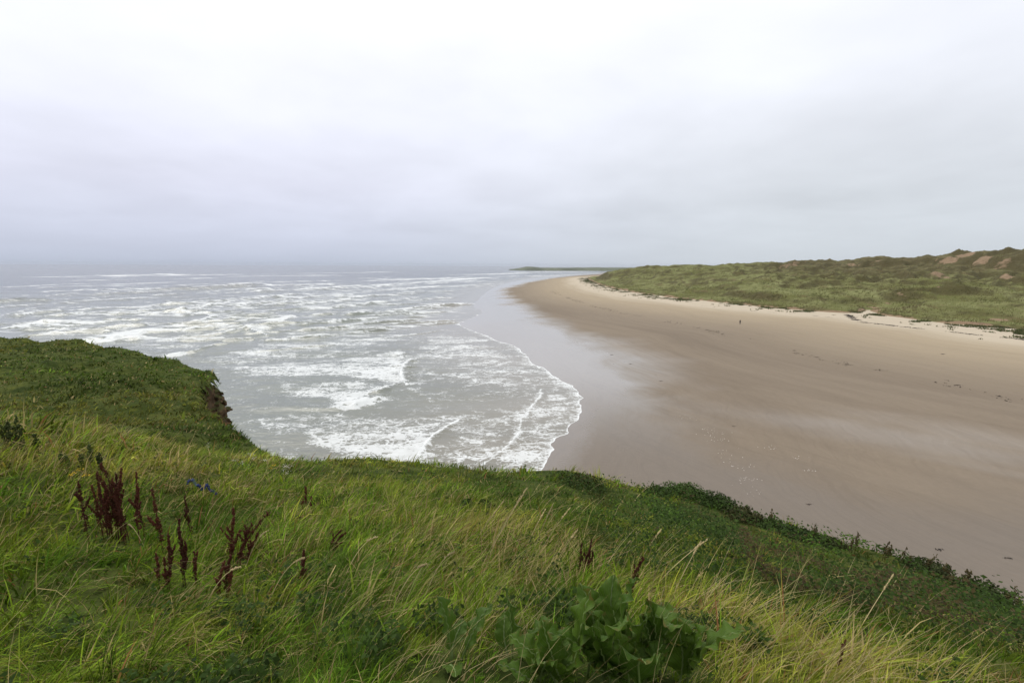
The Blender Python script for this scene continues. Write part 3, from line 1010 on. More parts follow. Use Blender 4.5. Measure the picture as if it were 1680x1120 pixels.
def build_marram():
    n = 52000
    az = np.radians(rng.uniform(5, 51, n))
    r = np.exp(rng.uniform(math.log(150), math.log(800), n))
    x, y = r * np.sin(az), r * np.cos(az)
    z, s = dune_base(x, y)
    # nearest sand value from the dune grid
    ia = np.clip(np.round((np.degrees(az) - 4) / (46 / 419)).astype(int), 0, 419)
    ir = np.clip(np.round(np.log(r / 150) / math.log(10) * 379).astype(int), 0, 379)
    sd_ = DSAND[ir, ia]
    ok = (s > .8) & (sd_ < .30 + .9 * rng.random(n) ** 2)
    x, y, z, r = x[ok], y[ok], z[ok], r[ok]
    n = len(x)
    k = 3
    P = np.repeat(np.stack([x, y, z - .05], 1), k, 0)
    rr = np.repeat(r, k)
    P[:, :2] += rng.normal(0, 1, (n * k, 2)) * (.25 + rr[:, None] / 1600)
    P[:, 2] = dune_z(P[:, 0], P[:, 1]) - .05
    patch = fbm(P[:, 0] / 22, P[:, 1] / 22, 3, 111)
    tone = rng.normal(0, .18, n * k)
    c0 = np.array([.090, .096, .024])
    c1 = np.array([.235, .245, .092])
    c2 = np.array([.125, .090, .040])
    t = np.clip(.48 + 1.7 * patch + tone, 0, 1)[:, None]
    col = c0 * (1 - t) + c1 * t
    inland = smooth(P[:, 2] + 6 * fbm(P[:, 0] / 30, P[:, 1] / 30, 3, 107), 13, 24) * smooth(rr, 380, 460) * smooth(np.arctan2(P[:, 0], P[:, 1]), .42, .56) * .6
    b = (np.clip(inland + fbm(P[:, 0] / 15 + 7, P[:, 1] / 40, 3, 121) * 2.8 - .25 + tone, 0, .85))[:, None]
    col = col * (1 - b) + c2 * b
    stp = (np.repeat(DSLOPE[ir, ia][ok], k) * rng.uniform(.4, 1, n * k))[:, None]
    col = col * (1 - stp) + np.array([.070, .060, .024]) * stp  # blades on steep faces darkened too, shade in their colour
    L = rng.uniform(.6, 1.1, n * k)
    W = .10 + rr / 1500 * .5
    parts = [blades(P, L, W, rng.normal(.2, 1.0, n * k), rng.uniform(.1, .6, n * k), rng.uniform(.3, .9, n * k), col, 2)]
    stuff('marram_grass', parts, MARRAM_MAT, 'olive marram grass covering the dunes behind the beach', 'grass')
    # low plants and tussocks pioneering the sand at the dune foot
    n = 26000
    t = rng.random(n)
    Q = spline(TOE[1:-3], 6)
    seg = np.linalg.norm(np.diff(Q, axis=0), axis=1)
    cum = np.concatenate([[0], np.cumsum(seg)])
    dd = t * cum[-1]
    px = np.interp(dd, cum, Q[:, 0])
    py = np.interp(dd, cum, Q[:, 1])
    cl = vnoise(dd / 9, np.zeros(n), 7)
    ok = cl > .36
    px, py, cl = px[ok], py[ok], cl[ok]
    off = np.abs(rng.normal(0, 9, len(px)))
    cen = np.floor(off * .5) * 2
    px = px - off * .8 + rng.normal(0, .4, len(px))
    py = py - off * .45 + rng.normal(0, .4, len(px))
    gate = vnoise(px / 3.0, py / 3.0, 15) + .15 * vnoise(px / .9, py / .9, 16) > .64 + .006 * off
    px, py = px[gate], py[gate]
    S = shore_s(px, py)
    pz = beach_z(S)
    n = len(px)
    k = 5
    P = np.repeat(np.stack([px, py, pz], 1), k, 0)
    P[:, :2] += rng.normal(0, .3, (n * k, 2))
    col = np.where(rng.random((n * k, 1)) < .6, np.array([[.055, .085, .022]]), np.array([[.12, .10, .045]])) * rng.uniform(.7, 1.3, (n * k, 1))
    parts = [blades(P, rng.uniform(.4, .85, n * k), np.full(n * k, .28), rng.uniform(0, 6.28, n * k), rng.uniform(.2, .8, n * k), rng.uniform(.2, .9, n * k), col, 2)]
    stuff('foredune_plants', parts, MARRAM_MAT, 'scattered low green plants on the sand at the dune foot', 'plants')


build_marram()


# ================================================================== HEADLAND far up the coast
def build_headland():
    xs = np.linspace(-40, 1800, 260)
    ys = np.linspace(2350, 3300, 60)
    X, Y = np.meshgrid(xs, ys)
    prof = np.interp(xs, [-40, 0, 40, 90, 160, 300, 480, 650, 900, 1800], [-3, 1, 8, 18, 13, 12, 15, 14, 16, 20])
    prof = prof + 2.2 * fbm(xs / 90, xs * 0, 3, 131)
    front = 2440 + 70 * fbm(xs / 200, xs * 0, 3, 133) - .02 * xs
    t = smooth(Y - front[None], 0, 60)
    c = smooth(Y - front[None], -6, 8)
    Z = -2 + c * .45 * (prof[None] + 2) + t * .55 * (prof[None] + 2) + t * 1.5 * fbm(X / 60, Y / 60, 3, 135)
    Z *= 1 - smooth(Y, 3000, 3300) * .6
    me, _ = grid_mesh('headland', X, Y, Z)
    m, gg, out = material('headland_turf_hazed')
    geo = gg.n('ShaderNodeNewGeometry')
    pos = geo.outputs['Position']
    sp = gg.n('ShaderNodeSeparateXYZ')
    gg.set(sp.inputs[0], geo.outputs['Normal'])
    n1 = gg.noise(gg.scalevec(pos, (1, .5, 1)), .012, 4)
    c1 = gg.mix(gg.sstep(n1, .4, .6), (.105, .118, .088), (.150, .165, .120))  # turf greyed, distance haze put into its colour
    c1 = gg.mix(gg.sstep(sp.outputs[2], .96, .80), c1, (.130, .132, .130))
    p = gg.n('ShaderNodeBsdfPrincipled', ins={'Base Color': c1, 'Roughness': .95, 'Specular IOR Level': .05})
    gg.t.links.new(p.outputs[0], out.inputs[0])
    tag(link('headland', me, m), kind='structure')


build_headland()


# ================================================================== CLIFF TOP the photographer stands on
RIM_PX = [(0, 554, -7.0), (50, 556, -7.0), (100, 559, -7.1), (150, 563, -7.15), (195, 568, -7.2), (240, 578, -7.2), (280, 589, -7.2), (320, 598, -7.2), (350, 606, -7.2),
          (346, 618, -7.25), (330, 634, -7.3), (326, 646, -7.35), (334, 662, -7.35), (352, 678, -7.3), (374, 693, -7.2), (400, 712, -7.1), (425, 729, -7.0), (438, 742, -7.0),
          (452, 756, -6.7), (482, 763, -6.1), (520, 755, -5.8), (560, 752, -5.75), (640, 755, -5.75), (740, 764, -5.85), (820, 769, -5.95), (880, 771, -6.0), (930, 771, -6.05),
          (1010, 785, -6.25), (1075, 800, -6.4), (1120, 802, -6.45), (1170, 818, -6.6), (1240, 846, -6.85), (1300, 866, -7.05), (1400, 893, -7.15), (1500, 922, -7.25),
          (1600, 962, -7.4), (1680, 997, -7.5)]
RIM = np.array([at_rel(*p) for p in RIM_PX])
RIM = np.vstack([[[-150, 30, 19], [-110, 50, 18], [-75, 55, 17.4]], RIM, [[17, 3.5, 16.2], [24, -8, 16], [40, -40, 16]]])
RIMS = spline(RIM, 8)
TOPPOLY = np.vstack([RIMS[:, :2], [[40, -60], [-150, -60]]])
TP = [(0, 0, CAM_H - 1.62), (0, -7, CAM_H - .9), (-8, -3, CAM_H - 1.0), (6, -5, CAM_H - 1.9), (0, -40, CAM_H + 1), (-60, -40, CAM_H + 2), (-150, -50, CAM_H + 2), (30, -50, 20), (-30, 2, CAM_H - 2.2), (-60, 10, CAM_H - 4.5), (-100, 10, CAM_H - 4)]
for px, py, r in [(205, 890, 6.4), (0, 692, 14), (250, 728, 14), (120, 708, 14), (400, 768, 12.5), (640, 850, 6.5), (640, 795, 10.5), (900, 870, 6.0), (900, 806, 10.5), (1250, 930, 7.5),
                  (1500, 1010, 8.5), (1680, 1120, 4.6), (840, 1120, 2.2), (0, 1120, 3.6), (420, 1000, 4.0), (1250, 1120, 2.8), (1150, 860, 11.5), (1400, 950, 11), (1620, 1040, 9),
                  (0, 800, 8), (480, 800, 9.5)]:
    TP.append(at_r(px, py, r))
for az, r, zr in [(-47, 20, -5.9), (-47, 26, -6.4), (-47, 36, -6.75), (-47, 52, -6.95), (-38, 21, -6.6), (-38, 30, -7.0), (-33, 24, -7.1), (-70, 20, -3.8), (-70, 45, -6.2), (-28, 17, -6.4)]:
    TP.append((r * math.sin(math.radians(az)), r * math.cos(math.radians(az)), CAM_H + zr))
TP = np.array([tuple(p) for p in TP] + [tuple(p) for p in RIM])
_top = tps(TP[:, :2] / 10, TP[:, 2], 0.002)


def top_sd(x, y):
    d = poly_dist(x, y, RIMS)[0]
    ins = inside(x, y, TOPPOLY)
    return np.where(ins, d, -d)            # + on the turf


def top_z(x, y, sdv=None):
    x = np.asarray(x, float)
    y = np.asarray(y, float)
    z = _top(x / 10, y / 10)
    r = np.hypot(x, y)
    z = z + .10 * fbm(x / 1.3, y / 1.3, 3, 141) * smooth(r, 1, 4) + .12 * fbm(x / 4, y / 4, 2, 143) * smooth(r, 3, 9) + (.42 * fbm(x / 3.6, y / 2.6, 3, 145) + .20 * fbm(x / 1.1, y / .8, 2, 147)) * smooth(r, 14, 24)
    if sdv is None:
        sdv = top_sd(x, y)
    z = z - np.where(sdv < 0, np.minimum(-sdv * 1.4 + 3 * sdv * sdv, 30), 0)
    return z


def build_cliff():
    # fine turf near, coarser away
    def sheet(xa, xb, ya, yb, st):
        xs = np.arange(xa, xb, st)
        ys = np.arange(ya, yb, st)
        X, Y = np.meshgrid(xs, ys)
        S = top_sd(X, Y)
        Z = top_z(X, Y, S)
        return X, Y, Z, S
    X, Y, Z, S = sheet(-75, 26, -14, 58, .3)
    me, used = grid_mesh('clifftop', X, Y, Z, keep=S > -.35)
    m, gg, out = material('clifftop_turf')
    pos = gg.n('ShaderNodeNewGeometry').outputs['Position']
    n1 = gg.noise(pos, .5, 5)
    n2 = gg.noise(pos, 6, 5, .7)
    n3 = gg.noise(pos, .12, 4, .5, .4)
    c = gg.mix(gg.sstep(n1, .35, .65), (.045, .062, .014), (.075, .090, .022))
    c = gg.mix(gg.math('MULTIPLY', gg.sstep(n2, .5, .75), .6), c, (.075, .055, .028))
    c = gg.mix(gg.sstep(n3, .5, .7), c, (.060, .075, .016))
    n4 = gg.noise(gg.scalevec(pos, (.7, 1.2, 1)), 1.6, 5, .65)
    c = gg.mix(gg.math('MULTIPLY', gg.sstep(n4, .48, .62), .8), c, (.022, .036, .006))
    c = gg.mix(gg.math('MULTIPLY', gg.sstep(n4, .44, .34), .6), c, (.105, .115, .020))
    bp = gg.n('ShaderNodeBump', ins={'Strength': .7, 'Distance': .1, 'Height': n2})
    p = gg.n('ShaderNodeBsdfPrincipled', ins={'Base Color': c, 'Roughness': .95, 'Specular IOR Level': .05, 'Normal': bp.outputs[0]})
    gg.t.links.new(p.outputs[0], out.inputs[0])
    o = link('clifftop', me, m)
    tag(o, kind='structure')
    # the fields behind, out of the picture
    X, Y, Z, S = sheet(-150, 42, -60, 62, 2.0)
    me2, _ = grid_mesh('clifftop_field', X, Y, Z - .25, keep=(S > 0) & ((X < -73) | (X > 24.5) | (Y < -12.5)))
    tag(link('clifftop_field', me2, m), kind='structure')
    # rock face below the rim
    Q = spline(RIM, 26)
    L = np.concatenate([[0], np.cumsum(np.linalg.norm(np.diff(Q[:, :2], axis=0), axis=1))])
    tt = np.arange(0, L[-1], .35)
    qx = np.interp(tt, L, Q[:, 0])
    qy = np.interp(tt, L, Q[:, 1])
    tx = np.gradient(qx)
    ty = np.gradient(qy)
    k = np.ones(9) / 9
    tx = np.convolve(np.pad(tx, 4, 'edge'), k, 'valid')
    ty = np.convolve(np.pad(ty, 4, 'edge'), k, 'valid')
    nn = np.hypot(tx, ty)
    nx, ny = -ty / nn, tx / nn              # outward (the rim runs with the sea on its left)
    zt = top_z(qx, qy, np.zeros_like(qx)) - .15
    D = np.concatenate([np.linspace(0, 5, 36), np.linspace(5, 26, 40)[1:]])
    TT, DD = np.meshgrid(tt, D)
    strata = .28 * (vnoise(DD * 1.6 + .35 * fbm(TT / 5, DD * 0, 2, 3), np.zeros_like(DD), 151) - .5)
    lump = .55 * fbm(TT / 1.6, DD / 1.1, 4, 153) + .5 * fbm(TT / 6, DD / 5, 2, 155)
    off = -.35 + .72 * smooth(DD, 0, 2.2) + .05 * DD + (strata * 1.6 + lump) * smooth(DD, .2, 1.4)
    X = qx[None] + nx[None] * off
    Y = qy[None] + ny[None] * off
    Z = zt[None] - DD - .1 * fbm(TT / .8, DD / .8, 2, 157)
    nr, nc = X.shape
    i = np.arange(nr * nc).reshape(nr, nc)
    q = np.stack([i[:-1, :-1], i[1:, :-1], i[1:, 1:], i[:-1, 1:]], -1).reshape(-1, 4)
    mf = raw_mesh('cliff_face', np.stack([X, Y, Z], -1).reshape(-1, 3), q, np.full(len(q), 4))
    mr, gg, out = material('cliff_rock')
    geo = gg.n('ShaderNodeNewGeometry')
    pos = geo.outputs['Position']
    n1 = gg.noise(gg.scalevec(pos, (1, 1, 3)), 1.2, 6, .65)
    n2 = gg.noise(pos, 5, 5, .6)
    c = gg.mix(gg.sstep(n1, .35, .65), (.042, .026, .014), (.130, .082, .046))
    c = gg.mix(gg.math('MULTIPLY', gg.sstep(n2, .5, .7), .6), c, (.10, .085, .055))
    sp = gg.n('ShaderNodeSeparateXYZ')
    gg.set(sp.inputs[0], geo.outputs['Normal'])
    c = gg.mix(gg.math('MULTIPLY', gg.sstep(sp.outputs[2], .45, .8), .8), c, (.050, .065, .020))
    bp = gg.n('ShaderNodeBump', ins={'Strength': .9, 'Distance': .12, 'Height': gg.math('ADD', n1, n2)})
    p = gg.n('ShaderNodeBsdfPrincipled', ins={'Base Color': c, 'Roughness': .95, 'Specular IOR Level': .04, 'Normal': bp.outputs[0]})
    gg.t.links.new(p.outputs[0], out.inputs[0])
    cf = link('cliff_face', mf, mr)
    tag(cf, kind='structure')
    # ledges of broken rock where the face shows beside the promontory
    stones = []
    for v in range(5):
        bm = bmesh.new()
        bmesh.ops.create_cube(bm, size=1)
        bmesh.ops.bevel(bm, geom=bm.edges[:], offset=.16, segments=2, affect='EDGES')
        for w in bm.verts:
            w.co += Vector(np.random.default_rng(v * 31 + w.index).normal(0, .06, 3))
        me = bpy.data.meshes.new('rock')
        bm.to_mesh(me)
        bm.free()
        me.materials.append(mr)
        stones.append(me)
    a0 = np.argmin(np.hypot(qx - RIM[11, 0], qy - RIM[11, 1]))
    a1 = np.argmin(np.hypot(qx - RIM[18, 0], qy - RIM[18, 1]))
    for j in range(90):
        a = int(rng.integers(a0 - 2, a1 + 2))
        dep = rng.uniform(.35, 4.2)
        kd = int(np.argmin(np.abs(D - dep)))
        o = link('rock', stones[j % 5], None, cf)
        o.location = (X[kd, a] + nx[a] * .02, Y[kd, a] + ny[a] * .02, Z[kd, a])
        s = rng.uniform(.20, .50)
        o.scale = (s * rng.uniform(.9, 1.7), s * rng.uniform(.7, 1.1), s * rng.uniform(.35, .7))
        o.rotation_euler = (rng.normal(0, .22), rng.normal(0, .22), math.atan2(ty[a], tx[a]) + rng.normal(0, .3))


build_cliff()


# ================================================================== GRASS on the cliff top
_zc = {}


def zone(x, y, pts):
    """soft patches: (pixel x, pixel y, radius m, weight) located on the turf"""
    out = np.zeros_like(x)
    for px, py, rad, k in pts:
        if (px, py) not in _zc:
            _zc[(px, py)] = hit(px, py, top_z, 1.2, 90, 1200)
        c = _zc[(px, py)]
        d = np.hypot(x - c[0], y - c[1]) / rad
        out = np.maximum(out, k * np.exp(-d ** 2))
    return out


STRAW = [(800, 900, 1.3, .75), (880, 930, .9, .8), (1000, 950, .9, .6), (1120, 985, .8, .75), (1230, 1035, .8, .8), (1380, 1070, .9, .8), (1300, 1095, .8, .75), (60, 700, 5, .6), (300, 765, 2.2, .65), (330, 800, 1.4, .75),
         (450, 960, 1.2, .45), (620, 830, 1.6, .55), (470, 1040, .9, .45), (700, 960, .9, .6), (1180, 1010, .8, .85), (1500, 1100, .8, .7), (160, 735, 4, .55), (800, 1060, .35, .6), (250, 1060, .6, .35)]
LUSH = [(150, 1000, 1.6, .8), (560, 920, 1.3, .7), (330, 850, 1.5, .6), (600, 1050, 1.1, .7), (100, 900, 1.5, .5), (850, 1080, .8, .7)]
DARK = [(960, 825, 2.6, 1), (1100, 860, 2.6, 1), (1230, 900, 2.6, 1), (1360, 945, 2.5, 1), (1480, 990, 2.4, 1), (1580, 1040, 2.2, 1), (1660, 1085, 1.8, .9), (840, 800, 2.2, .85), (700, 785, 2.0, .75), (560, 780, 2, .6), (1200, 850, 2.5, 1), (1450, 930, 2.5, 1), (1650, 1010, 2.5, 1), (960, 862, 1.5, .9), (1100, 905, 1.5, .95), (1250, 955, 1.5, 1), (1400, 1005, 1.5, 1), (1520, 1055, 1.4, 1), (1620, 1100, 1.2, 1), (1040, 890, 1.3, .8)]
PLANTS = [(985, 1118, .34), (1088, 1112, .30), (842, 1082, .30), (742, 1085, .28), (905, 1122, .36), (1040, 1128, .28), (800, 1085, .16), (208, 892, .22), (305, 965, .10), (378, 935, .12), (372, 985, .08)]


def grass_cols(x, y, far):
    n = len(x)
    straw = np.clip(zone(x, y, STRAW) * (1 + 1.5 * fbm(x / .8, y / .8, 3, 161)) + .15 * fbm(x / 3, y / 3, 2, 163), 0, 1)
    lush = zone(x, y, LUSH)
    dark = np.clip(zone(x, y, DARK) * (1 + .5 * fbm(x / 1.5, y / 1.5, 2, 164)), 0, 1)
    n1 = fbm(x / 2.2, y / 2.2, 3, 165)
    n2 = fbm(x / .5, y / .5, 2, 167)
    g0 = np.array([.076, .148, .011])
    g1 = np.array([.182, .252, .019])
    g2 = np.array([.300, .300, .046])
    t = np.clip(.42 + .6 * n1 + .55 * n2 + rng.normal(0, .2, n) - .35 * lush - .35 * dark + .35 * straw, 0, 1)[:, None]
    col = np.where(t < .6, g0 + (g1 - g0) * (t / .6), g1 + (g2 - g1) * ((t - .6) / .4))
    br = np.clip(fbm(x / 1.1 + 5, y / 1.1, 3, 169) * 2 - .1, 0, .8)[:, None] * dark[:, None]
    col = col * (1 - br) + np.array([.115, .085, .030]) * br
    col = col * (1 - .45 * dark[:, None])
    f = far[:, None]
    lawn = np.array([.058, .096, .010]) * (1 + .75 * fbm(x / 6, y / 4, 3, 171) + .5 * fbm(x / 1.4, y / .7, 2, 172) + rng.normal(0, .25, n))[:, None]
    ol = np.clip(fbm(x / 6 + 3, y / 3, 3, 173) * 2.2 - .25, 0, .8)[:, None]
    lawn = lawn * (1 - ol) + np.array([.150, .150, .024]) * ol
    col = col * (1 - f) + lawn * f
    return np.clip(col, .004, 1), straw, dark


ST_COL = np.array([.50, .39, .17])
RUST = np.array([.27, .13, .05])


def tussocks(nc, per, r0, r1, a0, a1, segs, wmin, wk, short=1.0):
    """grass in tussocks: blades share a root area, a lean and a tone"""
    az = np.radians(rng.uniform(a0, a1, nc))
    r = np.exp(rng.uniform(math.log(r0), math.log(r1), nc))
    x, y = r * np.sin(az), r * np.cos(az)
    ok = (top_sd(x, y) > -.2) & (rng.random(nc) > .55 * zone(x, y, DARK) * smooth(r, 4, 7) * smooth(x, .5, 3.5) * smooth(top_sd(x, y), .2, 1.2))
    x, y, r = x[ok], y[ok], r[ok]
    nc = len(x)
    far = smooth(r + 4 * fbm(x / 4, y / 4, 2, 175), 16, 22)
    col, straw, dark = grass_cols(x, y, far)
    H = (.11 + .26 * rng.random(nc) ** 1.6 + .12 * straw) * np.where(rng.random(nc) < .12, 1.45, 1.0) * (1 - .50 * dark) * (1 - .10 * far + .55 * far * fbm(x / 2.5, y / 1.8, 2, 149)) * (.55 + .45 * smooth(r, 1, 4.5)) * short
    wind = .1 + .9 * fbm(x / 1.6, y / 1.6, 2, 179)
    lean = wind + rng.normal(0, 1, nc) * (1.25 - .65 * np.clip(straw * 1.5, 0, 1))
    rc = .035 + r * .012 * rng.uniform(.6, 1.5, nc)
    sp = .05 + .30 * straw * (1 - .7 * dark) * (1 - .6 * far)
    R = lambda a: np.repeat(a, per, 0)
    n = nc * per
    oa = rng.uniform(0, 6.283, n)
    om = np.abs(rng.normal(0, 1, n))
    bx = R(x) + np.cos(oa) * om * R(rc)
    by = R(y) + np.sin(oa) * om * R(rc)
    sdv = top_sd(bx, by)
    az2 = np.arctan2(np.sin(R(lean)) + .55 * om * np.sin(oa), np.cos(R(lean)) * 1.1 + .55 * om * np.cos(oa)) + rng.normal(0, .3, n)
    L = R(H) * rng.uniform(.55, 1.3, n)
    rr = R(r)
    clear = np.zeros(n)
    for px, py, rad in PLANTS:
        if (px, py) not in _zc:
            _zc[(px, py)] = hit(px, py, top_z, 1.0, 20, 3000)
        c = _zc[(px, py)]
        # trampled turf round the plants, longer on the side facing the path
        d2 = ((bx - c[0]) / rad) ** 2 + ((by - c[1] + rad * .5) / (rad * 1.5)) ** 2
        clear = np.maximum(clear, np.exp(-d2 ** 2))
    L = L * (1 - .72 * clear)
    W = np.maximum(wmin, rr * wk) * np.clip(np.exp(rng.normal(-.15, .5, n)), .35, 2.6) * R(np.where(rng.random(nc) < .12, 1.9, 1.0))
    c = R(col * np.clip(np.exp(rng.normal(-.08, .42, (nc, 1))), .32, 2.0)) * rng.uniform(.6, 1.35, (n, 1)) * (1 + rng.normal(0, .05, (n, 3)))
    p = rng.random(n)
    ms = p < R(sp)
    c[ms] = ST_COL * rng.uniform(.4, 1.05, (ms.sum(), 1))
    mr = p > .982 - .04 * R(straw)
    c[mr] = RUST * rng.uniform(.6, 1.2, (mr.sum(), 1))
    ok = (sdv > -.3) & (np.hypot(bx, by) > 1.0) & (clear < .995)
    z = top_z(bx, by, sdv) - .02
    P = np.stack([bx, by, z], 1)[ok]
    m = ok.sum()
    phi0 = rng.uniform(.05, .8, m) + .1 * R(far)[ok]
    phi1 = rng.uniform(.4, 1.9, m)
    return blades(P, L[ok], W[ok], az2[ok], phi0, phi1, np.clip(c[ok], .003, 1), segs)


def build_grass():
    parts = [tussocks(5600, 22, 1.0, 6.0, -66, 66, 3, .0050, .0017),
             tussocks(7000, 18, 5.5, 19, -62, 62, 2, .008, .0014),
             tussocks(9500, 13, 14, 75, -60, -24, 2, .018, .00125),
             tussocks(5000, 5, 1.0, 12, -66, 66, 2, .006, .0018, .45)]
    stuff('grass', parts, GRASS_MAT, 'long wind-bent green grass covering the cliff top', 'grass')
    # tall dry stalks with feathery heads, thick in the bleached patches
    n = 30000
    az = np.radians(rng.uniform(-60, 58, n))
    r = np.exp(rng.uniform(math.log(1.6), math.log(13), n))
    x, y = r * np.sin(az), r * np.cos(az)
    sdv = top_sd(x, y)
    straw = zone(x, y, STRAW)
    dk = zone(x, y, DARK)
    ok = (sdv > .6) & (rng.random(n) < (.025 + .28 * straw * (vnoise(x / .3, y / .3, 9) > .45)) * (1 - .9 * dk))
    x, y, r, sdv = x[ok], y[ok], r[ok], sdv[ok]
    n = len(x)
    z = top_z(x, y, sdv)
    col = np.array([.56, .45, .22]) * rng.uniform(.5, 1.15, (n, 1)) + rng.normal(0, .012, (n, 3))
    L = rng.uniform(.30, .75, n) * (smooth(r, .5, 3.5) * .45 + .55)
    W = np.maximum(.0032, r * .0011) * rng.uniform(.6, 1.1, n)
    parts = [blades(np.stack([x, y, z], 1), L, W, rng.normal(.1, .4, n), rng.uniform(.2, .85, n), rng.uniform(.2, 1.1, n), np.clip(col, .02, 1), 4)]
    stuff('dry_grass', parts, GRASS_MAT, 'bleached straw grass stalks leaning in the wind', 'grass')


build_grass()


def build_undergrowth():
    """low leafy herbs: dense on the bank under the rim, thin among the near grass"""
    n = 260000
    az = np.radians(rng.uniform(-55, 62, n))
    r = np.exp(rng.uniform(math.log(1.3), math.log(17.5), n))
    x, y = r * np.sin(az), r * np.cos(az)
    sdv = top_sd(x, y)
    dark = zone(x, y, DARK)
    dark = dark * (.12 + .88 * smooth(x + 1.2 * fbm(x / 2, y / 2, 2, 189), .5, 3.5))
    cl = smooth(fbm(x / .8, y / .8, 3, 181), -.1, .35)
    cln = smooth(fbm(x / .35, y / .35, 3, 183), .18, .45)
    p = np.where(r > 5, np.maximum(dark * (.3 + .7 * cl), .10 * cln), .5 * cln)
    for px, py, rad in PLANTS[:7]:
        c = _zc[(px, py)]
        p = p * (1 - np.exp(-(((x - c[0]) / (rad * 1.1)) ** 2 + ((y - c[1] + rad * .4) / (rad * 1.5)) ** 2) ** 2))
    ok = (sdv > -.4) & (rng.random(n) < p)
    x, y, r, sdv, dark, cl = x[ok], y[ok], r[ok], sdv[ok], dark[ok], cl[ok]
    n = len(x)
    mound = .70 * smooth(fbm(x / 1.1, y / 1.1, 3, 185), -.25, .5) * np.clip(dark, 0, 1) * (.25 + .75 * smooth(sdv, .3, 2.2))
    z = top_z(x, y, np.maximum(sdv, 0)) + rng.uniform(0.02, .20, n) + mound * rng.uniform(.3, 1, n) - .25 * np.clip(-sdv, 0, 1)
    s = np.maximum(.019, r * .0025) * rng.uniform(.6, 1.5, n)
    nrm = np.stack([rng.normal(0, .55, n), rng.normal(-.25, .55, n), np.ones(n)], 1)
    nrm /= np.linalg.norm(nrm, axis=1)[:, None]
    a = np.cross(nrm, np.stack([rng.normal(size=n), rng.normal(size=n), rng.normal(size=n)], 1))
    a /= np.linalg.norm(a, axis=1)[:, None]
    b = np.cross(nrm, a)
    c = np.stack([x, y, z], 1)
    V = np.stack([c - a * s[:, None], c - b * s[:, None] * .55, c + a * s[:, None], c + b * s[:, None] * .55], 1).reshape(-1, 3)
    kind = fbm(x / 1.6 + 9, y / 1.6, 3, 187)
    col = np.where(kind[:, None] > .36, np.array([[.072, .055, .022]]), np.where(kind[:, None] < -.28, np.array([[.060, .112, .014]]), np.array([[.034, .062, .010]])))
    col = col * rng.uniform(.5, 1.5, (n, 1))
    stuff('undergrowth', [(V, np.arange(4 * n), np.full(n, 4), np.repeat(col, 4, 0))], leafy('herb_leaf', trans=.25, rough=.6, spec=.08), 'low dark leafy herbs and brambles on the bank below the grass', 'undergrowth')


build_undergrowth()


# ================================================================== PLANTS one can count
STEM_MAT = plain('dock_stem', (.055, .022, .014), .7, .2, .3, 30)
SEED_MAT = plain('dock_seed', (.058, .017, .009), .75, .15, .55, 60)
BROWN_MAT = plain('weed_seed', (.085, .070, .030), .85, .1, .45, 60)


def tube_np(P, rad, sides=5):
    P = np.asarray(P, float)
    n = len(P)
    rad = np.broadcast_to(rad, (n,))
    T = np.gradient(P, axis=0)
    T /= np.linalg.norm(T, axis=1)[:, None] + 1e-9
    ref = np.array([.31, .95, .05])
    A = np.cross(T, ref)
    A /= np.linalg.norm(A, axis=1)[:, None]
    B = np.cross(T, A)
    an = np.linspace(0, 2 * math.pi, sides, endpoint=False)
    V = P[:, None] + rad[:, None, None] * (A[:, None] * np.cos(an)[None, :, None] + B[:, None] * np.sin(an)[None, :, None])
    i = np.arange(n * sides).reshape(n, sides)
    j = np.roll(i, -1, 1)
    q = np.stack([i[:-1], j[:-1], j[1:], i[1:]], -1).reshape(-1, 4)
    idx = np.concatenate([q.ravel(), i[0][::-1], i[-1]])
    sz = np.concatenate([np.full(len(q), 4), [sides, sides]])
    return V.reshape(-1, 3), idx, sz


OCT = np.array([[1, 0, 0], [-1, 0, 0], [0, 1, 0], [0, -1, 0], [0, 0, 1], [0, 0, -1]], float)
OCTF = np.array([[0, 2, 4], [2, 1, 4], [1, 3, 4], [3, 0, 4], [2, 0, 5], [1, 2, 5], [3, 1, 5], [0, 3, 5]])


def blob_mesh(name, C, rad, stretch=1.4):
    n = len(C)
    jit = rng.uniform(.7, 1.3, (n, 6, 1))
    V = C[:, None] + OCT[None] * jit * rad[:, None, None] * np.array([1, 1, stretch])
    idx = (np.arange(n)[:, None, None] * 6 + OCTF[None]).ravel()
    return raw_mesh(name, V.reshape(-1, 3), idx, np.full(n * 8, 3), False)


def stalk_curve(h, lean, n=9):
    t = np.linspace(0, 1, n)
    wob = .02 * h
    return np.stack([lean[0] * h * t ** 1.6 + wob * np.sin(5 * t + rng.uniform(0, 6)) * t, lean[1] * h * t ** 1.6 + wob * np.cos(4 * t + rng.uniform(0, 6)) * t, h * t * (1 - .15 * (lean[0] ** 2 + lean[1] ** 2) * t)], 1)


def seed_spike(P, dens, fat, start=.3):
    """whorls of seeds round the upper stalk"""
    t = np.sort(rng.uniform(start, 1, dens))
    t = np.where(vnoise(t * 14 + rng.uniform(0, 99), t * 0, 3) > .28, t, np.clip(t + .04, 0, 1))
    s = np.linspace(0, 1, len(P))
    C = np.stack([np.interp(t, s, P[:, k]) for k in range(3)], 1)
    sp = fat * (1.05 - .75 * ((t - start) / (1 - start))) * (.55 + .6 * vnoise(t * 9 + rng.uniform(0, 50), t * 0, 5))
    an = rng.uniform(0, 6.28, dens)
    rr = np.sqrt(rng.random(dens)) * sp
    C[:, 0] += np.cos(an) * rr
    C[:, 1] += np.sin(an) * rr
    C[:, 2] += rng.normal(0, fat * .3, dens) + rr * .5
    return C


